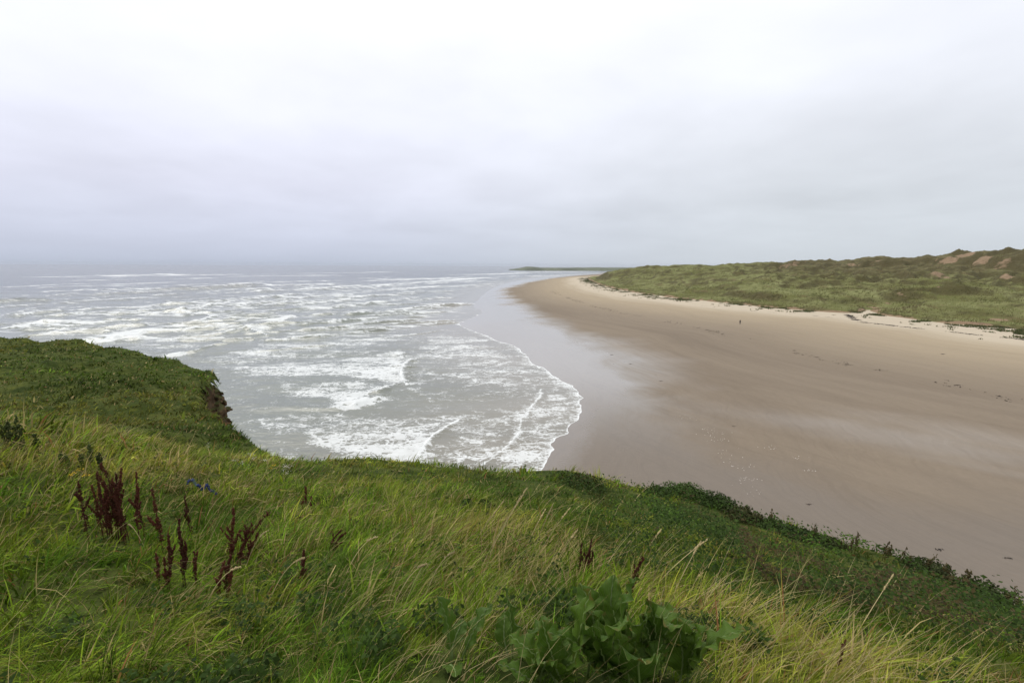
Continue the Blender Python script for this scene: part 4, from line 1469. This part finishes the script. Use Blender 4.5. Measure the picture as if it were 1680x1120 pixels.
def dock_plant(px, py, height, stems, spread, label, lean=(.1, 0), fat=.030, name='dock_plant', cat='plant', smat=STEM_MAT, hmat=SEED_MAT, group=None, dens=150, dist=None, seedr=.0075):
    c = hit(px, py, top_z, 1.2, 60, 3000)
    t = empty(name, (c[0], c[1], c[2] - .01))
    tag(t, label, cat, group)
    for k in range(stems):
        h = height * (1 if k == 0 else rng.uniform(.45, .95))
        ox, oy = (0, 0) if k == 0 else (rng.normal(0, spread), rng.normal(0, spread * .5))
        zz = float(top_z(np.array([c[0] + ox]), np.array([c[1] + oy]))[0]) - c[2]
        P = stalk_curve(h, (lean[0] + rng.normal(0, .075), lean[1] + rng.normal(0, .075))) + np.array([ox, oy, zz])
        V, i, s = tube_np(P, np.linspace(.006, .002, len(P)))
        st = link('stem', raw_mesh('stem', V, i, s), smat, t)
        C = seed_spike(P, int(dens * h / height), fat, .22 if k % 3 else .3)
        extra = []
        for b in range(3 if fat > .02 else 1):       # short side branches
            t0 = rng.uniform(.35, .75)
            base = np.array([np.interp(t0, np.linspace(0, 1, len(P)), P[:, q]) for q in range(3)])
            a = rng.uniform(0, 6.28)
            Lb = h * rng.uniform(.12, .26)
            tb = np.linspace(0, 1, 5)[:, None]
            B = base + np.array([math.cos(a) * .45, math.sin(a) * .45, .9]) * Lb * tb
            extra.append(seed_spike(B, int(dens * .22), fat * .55, .1))
        C = np.vstack([C] + extra)
        link('seed_head', blob_mesh('seed_head', C, rng.uniform(.7, 1.3, len(C)) * seedr), hmat, st)['kind'] = 'stuff'
    return t


rng = np.random.default_rng(101)
dock_plant(208, 892, .95, 17, .20, 'largest clump of dark red dock stalks, tallest of all, beside the grass slope', (.02, 0), .034, dens=240)
dock_plant(305, 965, .62, 4, .07, 'two-pronged red dock stalk standing in front of the largest clump', (.03, 0), .028)
dock_plant(262, 965, .34, 2, .04, 'short sparse red dock stalk just beside the two-pronged one', (-.05, 0), .018, dens=90)
dock_plant(378, 935, .72, 5, .10, 'forked red dock leaning over, below the blue rope', (.28, 0), .030)
dock_plant(372, 985, .42, 3, .05, 'low rusty red dock stalk under the forked one', (.2, 0), .022, dens=110)
dock_plant(503, 838, .40, 4, .10, 'small distant red dock tuft nearest the notch in the cliff edge', (.05, 0), .026, dens=110)
dock_plant(497, 965, .36, 2, .03, 'single small red dock spike among green grass right of the forked one', (.02, 0), .022, dens=120)
dock_plant(540, 905, .30, 3, .07, 'thin brown-red dock stalks lying over towards the straw patch', (.7, 0), .016, dens=80)
dock_plant(965, 948, .40, 5, .06, 'spiky dark red dock sprigs just behind the broad leaves', (.05, 0), .018, dens=110, seedr=.007)
dock_plant(1030, 980, .38, 3, .04, 'dark red dock spike leaning over the tallest broad leaves', (.3, 0), .018, dens=110, seedr=.006)
dock_plant(1374, 1110, .26, 1, .02, 'lone slender red dock spike low in the straw grass', (.02, 0), .012, dens=110, seedr=.006)

ORD = ['leftmost', 'second from left', 'third from left', 'fourth from left', 'fifth from left', 'sixth from left', 'sixth from right', 'fifth from right', 'fourth from right', 'third from right', 'second from right', 'rightmost']


def ordinal(i, n):
    return ORD[i] if i < (n + 1) // 2 else ORD[12 - n + i]


# seeding weeds along the rim above the sand
WEEDS = [1335, 1402, 1447, 1456, 1478, 1520, 1546, 1577, 1586, 1628, 1655, 1262]
rimpx = np.array([p[0] for p in RIM_PX[20:]], float)
rimpy = np.array([p[1] for p in RIM_PX[20:]], float)
for i_, w in enumerate(sorted(WEEDS)):
    y_ = float(np.interp(w, rimpx, rimpy)) + rng.uniform(4, 14)
    dock_plant(w, y_, rng.uniform(.28, .55), int(rng.integers(2, 5)), .12, 'brownish seeding weed on the rim above the sand, %s of twelve' % ordinal(i_, 12), (.12, 0), .065, 'seeding_weed', 'weed', BROWN_MAT, BROWN_MAT,
               'seeding weeds along the cliff rim', dens=34, seedr=.013)
for (x_, y_, h_, lab) in [(28, 742, .55, 'dark dead weed stalks at the picture edge beside the yellow grass'), (150, 778, .45, 'dark leafless weed tuft behind the largest red dock clump'),
                          (65, 748, .35, 'low dark weed tuft between the two dead weeds')]:
    dock_plant(x_, y_, h_, 5, .16, lab, (.05, 0), .05, 'dead_weed', 'weed', plain('dark_weed', (.045, .050, .020), .8, .1), plain('dark_weed_leaf', (.045, .060, .018), .8, .1), None, dens=45, seedr=.014)


# broad crinkled leaves in front
def leaf_mat():
    m, gg, out = material('broad_leaf')
    uvn = gg.attr('uvv', 'Vector')
    sp = gg.n('ShaderNodeSeparateXYZ')
    gg.set(sp.inputs[0], uvn)
    u, v = sp.outputs[0], sp.outputs[1]
    obj = gg.n('ShaderNodeTexCoord').outputs['Object']
    inf = gg.n('ShaderNodeObjectInfo').outputs['Random']
    au = gg.math('ABSOLUTE', u)
    ph = gg.math('SUBTRACT', gg.math('MULTIPLY', v, 60.0), gg.math('MULTIPLY', au, 17.0))
    vein = gg.sstep(gg.math('SINE', ph), .82, 1.0)
    nz = gg.noise(obj, 22, 5, .6)
    c = gg.mix(inf, (.040, .090, .007), (.075, .138, .010))
    c = gg.mix(gg.math('MULTIPLY', nz, .6), c, (.080, .135, .020))
    c = gg.mix(gg.math('MULTIPLY', vein, .35), c, (.12, .18, .05))
    c = gg.mix(gg.sstep(au, .93, 1.0), c, (.13, .17, .045))
    spot = gg.sstep(gg.noise(obj, 13, 4, .6), .60, .70)
    c = gg.mix(gg.math('MULTIPLY', spot, .7), c, (.17, .13, .035))
    tipb = gg.sstep(gg.math('ADD', v, gg.math('MULTIPLY_ADD', nz, .5, -.25)), .93, 1.05)
    c = gg.mix(gg.math('MULTIPLY', tipb, .7), c, (.16, .10, .03))
    bh = gg.math('ADD', gg.math('MULTIPLY', vein, -.6), gg.math('MULTIPLY', nz, 1.4))
    bp = gg.n('ShaderNodeBump', ins={'Strength': .7, 'Distance': .008, 'Height': bh})
    p = gg.n('ShaderNodeBsdfPrincipled', ins={'Base Color': c, 'Roughness': .5, 'Specular IOR Level': .16, 'Normal': bp.outputs[0]})
    t = gg.n('ShaderNodeBsdfTranslucent', ins={'Color': c})
    ms = gg.n('ShaderNodeMixShader', ins={0: .25})
    gg.t.links.new(p.outputs[0], ms.inputs[1])
    gg.t.links.new(t.outputs[0], ms.inputs[2])
    gg.t.links.new(ms.outputs[0], out.inputs[0])
    return m


LEAF_MAT = leaf_mat()
RIB_MAT = plain('leaf_midrib', (.12, .17, .05), .5, .3, .15, 30)


def make_leaf(parent, L, Wd, az, tilt, curl, base=(0, 0, 0), petiole=.25):
    nu, nv = 11, 28
    ts = 1 - (1 - np.linspace(0, 1, nv)) ** 1.5
    # centre line
    ph = tilt + curl * ts ** 1.5
    step = np.diff(ts) * L
    cx = np.concatenate([[0], np.cumsum(np.sin(ph[:-1]) * step)])
    cz = np.concatenate([[0], np.cumsum(np.cos(ph[:-1]) * step)])
    tl = np.clip((ts - petiole) / (1 - petiole), 0, 1)
    w = Wd * (np.sin(math.pi * np.clip(tl, 0, 1) ** .80) ** .58) * .5
    w = np.where(ts < petiole, .006, np.maximum(w, .004))
    us = np.linspace(-1, 1, nu)
    U, T = np.meshgrid(us, ts)
    k1, k2, p1, p2 = rng.uniform(24, 34), rng.uniform(48, 62), rng.uniform(0, 6), rng.uniform(0, 6)
    Wg = w[:, None]
    lob = 1 + (.06 * np.sin(k1 * T + p1 + U) + .035 * np.sin(k2 * T + p2)) * np.abs(U)
    fold = rng.uniform(.05, .28)
    wave = (np.sin(k1 * T + p1 + np.sign(U) * .9) * .017 + np.sin(k2 * T + p2) * .009) * np.abs(U) ** 2 * np.minimum(1, Wg / .03) * (L / .4)
    puck = .006 * np.sin(T * 60 - np.abs(U) * 9) * (1 - np.abs(U)) * np.minimum(1, Wg / .03)
    nrmx, nrmz = np.cos(ph), -np.sin(ph)                     # leaf normal in the bending plane
    hh = fold * np.abs(U) * Wg + wave + puck
    lx = cx[:, None] - nrmx[:, None] * -hh * -1
    lz = cz[:, None] - nrmz[:, None] * hh
    ly = U * Wg * lob + .012 * np.sin(T * 5 + p2)
    ca, sa = math.cos(az), math.sin(az)
    X = lx * ca - ly * sa + base[0]
    Y = lx * sa + ly * ca + base[1]
    Z = lz + base[2]
    V = np.stack([X, Y, Z], -1).reshape(-1, 3)
    i = np.arange(nu * nv).reshape(nv, nu)
    q = np.stack([i[:-1, :-1], i[:-1, 1:], i[1:, 1:], i[1:, :-1]], -1).reshape(-1, 4)
    me = raw_mesh('leaf', V, q, np.full(len(q), 4))
    a = me.attributes.new('uvv', 'FLOAT_VECTOR', 'POINT')
    a.data.foreach_set('vector', np.stack([U, T, 0 * U], -1).astype(np.float32).ravel())
    lf = link('leaf', me, LEAF_MAT, parent)
    mid = np.stack([X[:, nu // 2], Y[:, nu // 2], Z[:, nu // 2]], 1)
    V, i, s = tube_np(mid[:-1], np.linspace(.0065, .0018, nv - 1), 6)
    link('midrib', raw_mesh('midrib', V, i, s), RIB_MAT, lf)


def broad_plant(px, py, label, leaves):
    c = hit(px, py, top_z, 1.0, 20, 4000)
    t = empty('broad_leaved_plant', (c[0], c[1], c[2] - .01))
    tag(t, label, 'plant', 'broad-leaved plants in front')
    for L, Wd, az, tilt, curl, bx, by in leaves:
        make_leaf(t, L, Wd, math.radians(az), tilt, curl, (bx, by, 0))


def rosette(n, L, Wd, spread=.10, up=.12):
    out = []
    for k in range(n):
        az = 360 * k / n + rng.uniform(-25, 25)
        out.append((L * rng.uniform(.6, 1.05), Wd * rng.uniform(.7, 1.1), az, rng.uniform(up, up + .40) * (1 if k % 3 else .35), rng.uniform(.3, 1.2) * (1 if k % 3 else .45), rng.normal(0, spread * .5), rng.normal(0, spread * .4)))
    return out


broad_plant(985, 1118, 'tallest broad-leaved plant with crinkled dark green leaves in front', rosette(13, .60, .19, .16, .03))
broad_plant(1088, 1112, 'broad-leaved plant on the straw side of the tallest one, drooping wavy leaves', rosette(11, .52, .19, .13, .05))
broad_plant(842, 1082, 'broad-leaved plant with one upright oblong leaf beside bare brown turf', [(.48, .17, 200, .03, .2, 0, 0), (.34, .13, -20, .25, .7, .05, .02), (.26, .11, 100, .5, .8, -.03, 0)])
broad_plant(742, 1085, 'small broad-leaved plant with few leaves, half hidden in green grass', [(.42, .15, 170, .06, .4, 0, 0), (.36, .13, 20, .3, .7, .05, .02), (.24, .10, -80, .7, .9, 0, -.02), (.22, .1, 80, .6, .9, 0, .03)])
broad_plant(905, 1122, 'low broad-leaved plant with curled lobed leaves at the bottom edge', rosette(9, .36, .16, .12, .25))
broad_plant(1040, 1128, 'broad-leaved plant at the bottom edge between the two big ones', rosette(7, .34, .15, .08, .3))


# single tall stalks standing clear of the turf
STALK_MAT = plain('straw_stalk', (.48, .38, .20), .7, .2, .2, 40)


def stalk(px, py, qx, qy, label, droop=.1, head=True):
    """stalk rooted on the turf at (px,py); its tip shows at (qx,qy) at the same distance"""
    c = hit(px, py, top_z, 1.2, 60, 3000)
    dep = (c - EYE) @ _f
    tip = EYE + ray(qx, qy) * (dep * 1.0) - c
    t = np.linspace(0, 1, 10)[:, None]
    P = tip * t + np.array([0, 0, 1]) * droop * np.linalg.norm(tip) * (t * (1 - t)) * 2.2
    o = empty('grass_stalk', c)
    tag(o, label, 'grass stalk', 'tall dry stalks')
    V, i, s = tube_np(P, np.linspace(.0032, .0016, len(P)), 5)
    link('stem', raw_mesh('stem', V, i, s), STALK_MAT, o)
    if head:
        C = seed_spike(P, 60, .008, .72)
        link('seed_head', blob_mesh('seed_head', C, rng.uniform(.0025, .005, len(C)), 2.2), STALK_MAT, o)['kind'] = 'stuff'


stalk(1402, 1045, 1465, 943, 'single tall straw stalk rising alone over the dark bank', .03)
_s1 = sorted([(792, 925, 865, 800), (800, 915, 858, 812), (770, 905, 826, 822), (868, 925, 908, 825), (880, 915, 936, 832), (860, 905, 895, 835), (905, 935, 948, 868), (1075, 960, 1160, 885), (1100, 985, 1150, 888), (1050, 920, 1085, 868)], key=lambda q: q[2])
for i_, a in enumerate(_s1):
    stalk(*a, 'pale seeding stalk leaning over the straw patch, %s tip of ten' % ordinal(i_, 10), .08)
_s2 = sorted([(690, 1000, 745, 905), (395, 960, 440, 870), (440, 990, 500, 915), (560, 960, 620, 880), (240, 905, 210, 860), (330, 1010, 395, 930), (110, 880, 180, 840), (640, 1010, 700, 925)], key=lambda q: q[2])
for i_, a in enumerate(_s2):
    stalk(*a, 'arching pale stalk among the green grass by the docks, %s tip of eight' % ordinal(i_, 8), .35)


# flowers and a scrap of rope
WHITE_MAT = plain('pale_floret', (.62, .58, .50), .8, .1, .2, 50)
YEL_MAT = plain('yellow_floret', (.55, .36, .02), .7, .2, .2, 50)
GREEN_STEM = plain('green_stem', (.07, .10, .03), .7, .2, .2, 40)


def flower(px, py, h, mat, label, name, cat, n=5, hr=.03, group=None):
    c = hit(px, py, top_z, 1.2, 60, 3000)
    o = empty(name, c)
    tag(o, label, cat, group)
    for k in range(n):
        P = stalk_curve(h * rng.uniform(.7, 1.1), (rng.normal(.1, .3), rng.normal(0, .2)))
        P[:, :2] += rng.normal(0, .06, 2)
        V, i, s = tube_np(P, np.linspace(.004, .002, len(P)), 4)
        st = link('stem', raw_mesh('stem', V, i, s), GREEN_STEM, o)
        m = 12
        C = P[-1] + np.stack([rng.normal(0, hr, m), rng.normal(0, hr, m), rng.normal(0, hr * .4, m)], 1)
        link('flower_head', blob_mesh('flower_head', C, rng.uniform(.005, .011, m), .7), mat, st)['kind'] = 'stuff'


flower(402, 782, .42, WHITE_MAT, 'pale seeding flower heads nearest the cliff notch', 'pale_flower', 'flower')
flower(474, 788, .34, WHITE_MAT, 'pale flower heads right by the near bank lip', 'pale_flower', 'flower')
flower(340, 748, .40, WHITE_MAT, 'faint pale flower heads on the yellow grass below the promontory', 'pale_flower', 'flower', 4)
flower(292, 740, .35, WHITE_MAT, 'smallest pale flower heads beside the promontory lawn', 'pale_flower', 'flower', 3)
flower(434, 784, .22, YEL_MAT, 'yellow flower nearest the notch in the cliff edge', 'yellow_flower', 'flower', 2, .02)
flower(306, 768, .22, YEL_MAT, 'yellow flower above the blue rope', 'yellow_flower', 'flower', 2, .02)
flower(122, 800, .20, YEL_MAT, 'yellow flowers beside the largest red dock clump', 'yellow_flower', 'flower', 3, .02)

ROPE_MAT = plain('blue_rope', (.010, .018, .085), .6, .2, .3, 80, .4)
pts = []
for px, py in [(312, 806), (318, 804), (324, 808), (330, 814), (338, 815), (346, 814), (352, 817), (360, 819)]:
    c = hit(px, py, top_z, 1.2, 60, 4000)
    pts.append(c + np.array([0, -.05, .17 + rng.uniform(-.05, .03)]))
c0 = pts[0].copy()
P = spline(np.array(pts) - c0, 6)
P[:, 2] += .02 * np.sin(np.linspace(0, 30, len(P)))
ro = empty('rope', c0)
tag(ro, 'scrap of blue rope caught in the grass beyond the dock plants', 'rope')
for k, off in enumerate([0, .02]):
    a = np.linspace(0, 60, len(P)) + k * math.pi
    S = P + np.stack([np.cos(a) * .012, np.sin(a) * .012, np.sin(a) * .012], 1)
    V, i, s = tube_np(S, np.full(len(S), .009), 6)
    link('strand', raw_mesh('strand', V, i, s), ROPE_MAT, ro)


# bushes on the rim
def bush(px, py, rad, hgt, label, tint):
    c = hit(px, py, top_z, 1.2, 60, 3000)
    o = empty('bramble_bush', c - np.array([0, 0, .1]))
    tag(o, label, 'bush', 'bramble bushes on the cliff rim')
    for k in range(5):
        P = stalk_curve(hgt * rng.uniform(.6, .95), (rng.normal(0, .5), rng.normal(0, .4)))
        V, i, s = tube_np(P, np.linspace(.012, .004, len(P)), 5)
        link('stem', raw_mesh('stem', V, i, s), STEM_MAT, o)
    n = 2600
    d = rng.normal(size=(n, 3))
    d /= np.linalg.norm(d, axis=1)[:, None]
    d[:, 2] = np.abs(d[:, 2])
    lump = 1 + .35 * fbm(d[:, 0] * 2.2 + px, d[:, 1] * 2.2 + d[:, 2], 3, 191)
    C = d * (np.array([rad, rad * .8, hgt]) * (lump * rng.uniform(.55, 1.05, n))[:, None])
    s = rng.uniform(.018, .045, n)
    nr = d + rng.normal(0, .6, (n, 3))
    nr /= np.linalg.norm(nr, axis=1)[:, None]
    a = np.cross(nr, rng.normal(size=(n, 3)))
    a /= np.linalg.norm(a, axis=1)[:, None]
    b = np.cross(nr, a)
    V = np.stack([C - a * s[:, None], C - b * s[:, None] * .6, C + a * s[:, None], C + b * s[:, None] * .6], 1).reshape(-1, 3)
    col = np.array(tint) * rng.uniform(.5, 1.5, (n, 1))
    me = raw_mesh('foliage', V, np.arange(4 * n), np.full(n, 4), False)
    cattr(me, 'col', np.repeat(col, 4, 0))
    link('foliage', me, leafy('bramble_leaf_' + str(px), trans=.25, rough=.6, spec=.08), o)


for px, py, rad, h, lab, tint in [
        (1120, 812, .75, .42, 'bright-topped bramble mound where the rim first rises above the sand', (.055, .095, .020)),
        (1165, 826, .7, .38, 'dark bramble mound just right of the bright-topped one', (.040, .065, .016)),
        (1085, 812, .6, .25, 'low bramble mound left of the bright-topped one', (.045, .075, .016)),
        (1215, 850, .7, .34, 'brownish bramble mound on the rim below the dark mound', (.060, .062, .022)),
        (1265, 868, .6, .30, 'small green bramble beside the brownish mound', (.050, .080, .020)),
        (1305, 880, .6, .34, 'bramble with a dark pointed top halfway down the rim', (.035, .055, .016)),
        (1350, 893, .6, .28, 'low bramble on the rim before the seeding weeds begin', (.055, .070, .022)),
        (945, 795, .9, .30, 'low dark bramble swelling on the rim beside the water edge', (.045, .070, .016)),
        (780, 835, .35, .22, 'isolated dark green shrub tuft on the bank in the middle', (.030, .055, .012)),
        (1090, 845, .45, .22, 'bright green leafy clump on the bank under the mounds', (.060, .120, .022)),
        (1520, 940, .7, .32, 'bramble among the seeding weeds, upper of two', (.050, .065, .022)),
        (1610, 980, .7, .34, 'bramble among the seeding weeds, lower of two', (.050, .065, .022))]:
    bush(px, py, rad, h, lab, tint)


# ================================================================== ON THE SAND
WEED_MAT = plain('wrack', (.030, .022, .018), .7, .3, .4, 8)
SHELL_MAT = plain('sand_foam', (.50, .46, .42), .8, .1, .15, 8)


def sand_pt(px, py):
    p = on_z([(px, py)], 1.0)[0]
    for _ in range(4):
        z = float(beach_z(shore_s(np.array([p[0]]), np.array([p[1]])))[0])
        p = on_z([(px, py)], z)[0]
    return p


def wrack_mesh(sx_, sy_, sz_, n=26):
    C = np.stack([rng.normal(0, sx_, n), rng.normal(0, sy_, n), np.abs(rng.normal(0, sz_, n))], 1)
    return C, blob_mesh('seaweed', C, rng.uniform(.05, .13, n) * min(1, sx_ / .33), .5)


for px, py, w, lab in [(1390, 598, .9, 'dark seaweed clump nearest the long one on the mid sand'), (1445, 607, 1.3, 'longest dark seaweed clump on the mid sand'), (1303, 575, .5, 'twin seaweed lumps left of the long clump, upper'),
                       (1304, 579, .4, 'twin seaweed lumps left of the long clump, lower'), (1340, 586, .5, 'small seaweed lump midway to the longest clump'), (1572, 632, .6, 'seaweed lump far along the tide line, alone'),
                       (1204, 699, .3, 'lone dark lump on the wet sand below the pale reflection'), (1327, 827, .25, 'small dark stone above the bramble rim'), (1542, 901, .3, 'dark wrack scrap above the seeding weeds'),
                       (1034, 597, .35, 'dark lump on the shining wet sand, upper'), (1084, 625, .35, 'dark lump on the shining wet sand, lower'), (1004, 582, .4, 'dark scrap nearest the water on shining sand'),
                       (1160, 541, .6, 'dark scraps of wrack left of the walker'), (1145, 538, .5, 'seaweed scrap furthest left of the walker'), (1655, 915, .25, 'tiny dark stone at the picture edge'),
                       (1547, 581, .6, 'wrack scrap on the upper tan sand')]:
    c = sand_pt(px, py)
    _, me = wrack_mesh(w * .6, w * .25, w * .06)
    tag(link('seaweed', me, WEED_MAT), lab, 'seaweed').location = c


def build_strand():
    # two wrack lines following the beach
    allC = []
    for line, dens, sp, gatev in [([(1390, 516), (1410, 527), (1440, 531), (1480, 536), (1540, 542), (1600, 549), (1680, 557), (1740, 566)], 800, .7, .2),
                                  ([(960, 462), (985, 473), (1020, 480), (1080, 489), (1140, 499), (1200, 507), (1260, 512), (1330, 517), (1400, 526)], 420, .7, .5),
                                  ([(905, 478), (935, 490), (985, 505), (1060, 521), (1140, 536), (1230, 560), (1300, 578), (1390, 596), (1470, 612), (1560, 632), (1680, 660)], 500, 1.3, .55)]:
        P = np.array([sand_pt(*q) for q in line])
        P = spline(P, 10)
        L = np.concatenate([[0], np.cumsum(np.linalg.norm(np.diff(P, axis=0), axis=1))])
        t = rng.random(dens * 3) * L[-1]
        t = t[(vnoise(t / 3.5, t * 0, 201) > gatev) & (vnoise(t / .9, t * 0, 203) > .45)]
        C = np.stack([np.interp(t, L, P[:, k]) for k in range(3)], 1)
        C[:, :2] += rng.normal(0, sp, (len(t), 2))
        allC.append(C)
    C = np.vstack(allC)
    S = shore_s(C[:, 0], C[:, 1])
    C[:, 2] = beach_z(S) + .03
    r = np.hypot(C[:, 0], C[:, 1])
    # each scrap a little heap
    k = 2
    C = np.repeat(C, k, 0) + rng.normal(0, .22, (len(C) * k, 3)) * np.array([1, 1, .1])
    o = link('wrack_line', blob_mesh('wrack_line', C, rng.uniform(.05, .17, len(C)), .5), WEED_MAT)
    tag(o, 'broken dark seaweed line along the beach below the dunes', 'seaweed', kind='stuff')
    # flecks of dried foam on the wet sand
    cs = []
    for px, py, n, sp in [(1170, 712, 20, 1.2), (1178, 722, 14, .8), (1265, 733, 16, .8), (1220, 785, 20, .7), (1330, 771, 10, .35), (1305, 750, 8, .6), (1165, 703, 12, .6), (1210, 765, 16, 1.0), (1190, 745, 12, 1.5), (1230, 806, 10, .8), (1125, 685, 10, 1.2)]:
        c = sand_pt(px, py)
        cs.append(c + np.stack([rng.normal(0, sp, n), rng.normal(0, sp * .7, n), np.zeros(n)], 1))
    C = np.vstack(cs)
    C[:, 2] = beach_z(shore_s(C[:, 0], C[:, 1])) + .008
    o = link('foam_flecks', blob_mesh('foam_flecks', C, rng.uniform(.02, .085, len(C)), .15), SHELL_MAT)
    tag(o, 'small white foam flecks left on the wet sand', 'foam', kind='stuff')


build_strand()


def build_person():
    c = sand_pt(1214, 532)
    J = {'pel': (0, 0, .93), 'spn': (0, .01, 1.15), 'chs': (0, .02, 1.36), 'nek': (0, .03, 1.50), 'hd': (0, .05, 1.60), 'top': (0, .05, 1.74),
         'lsh': (-.18, .02, 1.42), 'lel': (-.25, -.05, 1.14), 'lwr': (-.24, .06, .92), 'lha': (-.24, .10, .84),
         'rsh': (.18, .02, 1.42), 'rel': (.25, .02, 1.14), 'rwr': (.25, .16, .94), 'rha': (.25, .21, .87),
         'lhp': (-.09, 0, .90), 'lkn': (-.10, .16, .50), 'lan': (-.10, .14, .09), 'lto': (-.11, .32, .04),
         'rhp': (.09, 0, .90), 'rkn': (.10, -.02, .49), 'ran': (.10, -.26, .11), 'rto': (.11, -.10, .04)}
    R = {'pel': .16, 'spn': .145, 'chs': .17, 'nek': .06, 'hd': .095, 'top': .07, 'lsh': .085, 'rsh': .085, 'lel': .06, 'rel': .06, 'lwr': .042, 'rwr': .042, 'lha': .04, 'rha': .04,
         'lhp': .11, 'rhp': .11, 'lkn': .075, 'rkn': .075, 'lan': .05, 'ran': .05, 'lto': .04, 'rto': .04}
    E = [('pel', 'spn'), ('spn', 'chs'), ('chs', 'nek'), ('nek', 'hd'), ('hd', 'top'), ('chs', 'lsh'), ('lsh', 'lel'), ('lel', 'lwr'), ('lwr', 'lha'), ('chs', 'rsh'), ('rsh', 'rel'), ('rel', 'rwr'), ('rwr', 'rha'),
         ('pel', 'lhp'), ('lhp', 'lkn'), ('lkn', 'lan'), ('lan', 'lto'), ('pel', 'rhp'), ('rhp', 'rkn'), ('rkn', 'ran'), ('ran', 'rto')]
    ks = list(J)
    me = bpy.data.meshes.new('skeleton')
    me.from_pydata([J[k] for k in ks], [(ks.index(a), ks.index(b)) for a, b in E], [])
    o = bpy.data.objects.new('person_body', me)
    COL.objects.link(o)
    o.modifiers.new('skin', 'SKIN')
    sv = me.skin_vertices[0].data
    for k, v in zip(ks, sv):
        v.radius = (R[k], R[k] * (.75 if k in ('pel', 'spn', 'chs') else 1))
        v.use_root = (k == 'pel')
    o.modifiers.new('sub', 'SUBSURF').levels = 2
    dg = bpy.context.evaluated_depsgraph_get()
    m2 = bpy.data.meshes.new_from_object(o.evaluated_get(dg))
    bpy.data.objects.remove(o)
    m2.name = 'person'
    for mt in (plain('dark_jacket', (.018, .018, .022), .8), plain('dark_trousers', (.022, .022, .030), .85), plain('skin', (.45, .28, .20), .55)):
        m2.materials.append(mt)
    for p in m2.polygons:
        z = p.center.z
        x = abs(p.center.x)
        p.material_index = 2 if z > 1.50 or (x > .19 and z < .92) else (0 if z > .84 else 1)
        p.use_smooth = True
    ob = link('person', m2)
    ob.location = c
    ob.rotation_euler = (0, 0, math.radians(-35))
    tag(ob, 'lone person in dark clothes walking along the empty beach', 'person')
    # hair and shoulders' hood as a cap of small locks
    bm = bmesh.new()
    bmesh.ops.create_uvsphere(bm, u_segments=14, v_segments=10, radius=.105)
    for v in list(bm.verts):
        v.co.z *= 1.1
        if v.co.z < -.03 and v.co.y > -.02:
            v.co.z = -.02 + v.co.z * .1
            v.co *= .8
    hm = bpy.data.meshes.new('hair')
    bm.to_mesh(hm)
    bm.free()
    h = link('hair', hm, plain('dark_hair', (.02, .015, .012), .7), ob)
    h.location = (0, .03, 1.68)


build_person()


# ================================================================== sea air
def build_haze():
    bm = bmesh.new()
    bmesh.ops.create_cube(bm, size=1)
    me = bpy.data.meshes.new('haze')
    bm.to_mesh(me)
    bm.free()
    o = bpy.data.objects.new('haze', me)
    COL.objects.link(o)
    o.scale = (29000, 29000, 66)
    o.location = (0, 0, 66 / 2 - 8)
    m, gg, out = material('sea_air')
    v = gg.n('ShaderNodeVolumePrincipled', ins={'Color': (.60, .64, .70), 'Density': 0.000035, 'Anisotropy': .2})
    gg.t.links.new(v.outputs[0], out.inputs['Volume'])
    me.materials.append(m)
    tag(o, 'thin pale sea haze over the bay', 'haze', kind='stuff')


build_haze()
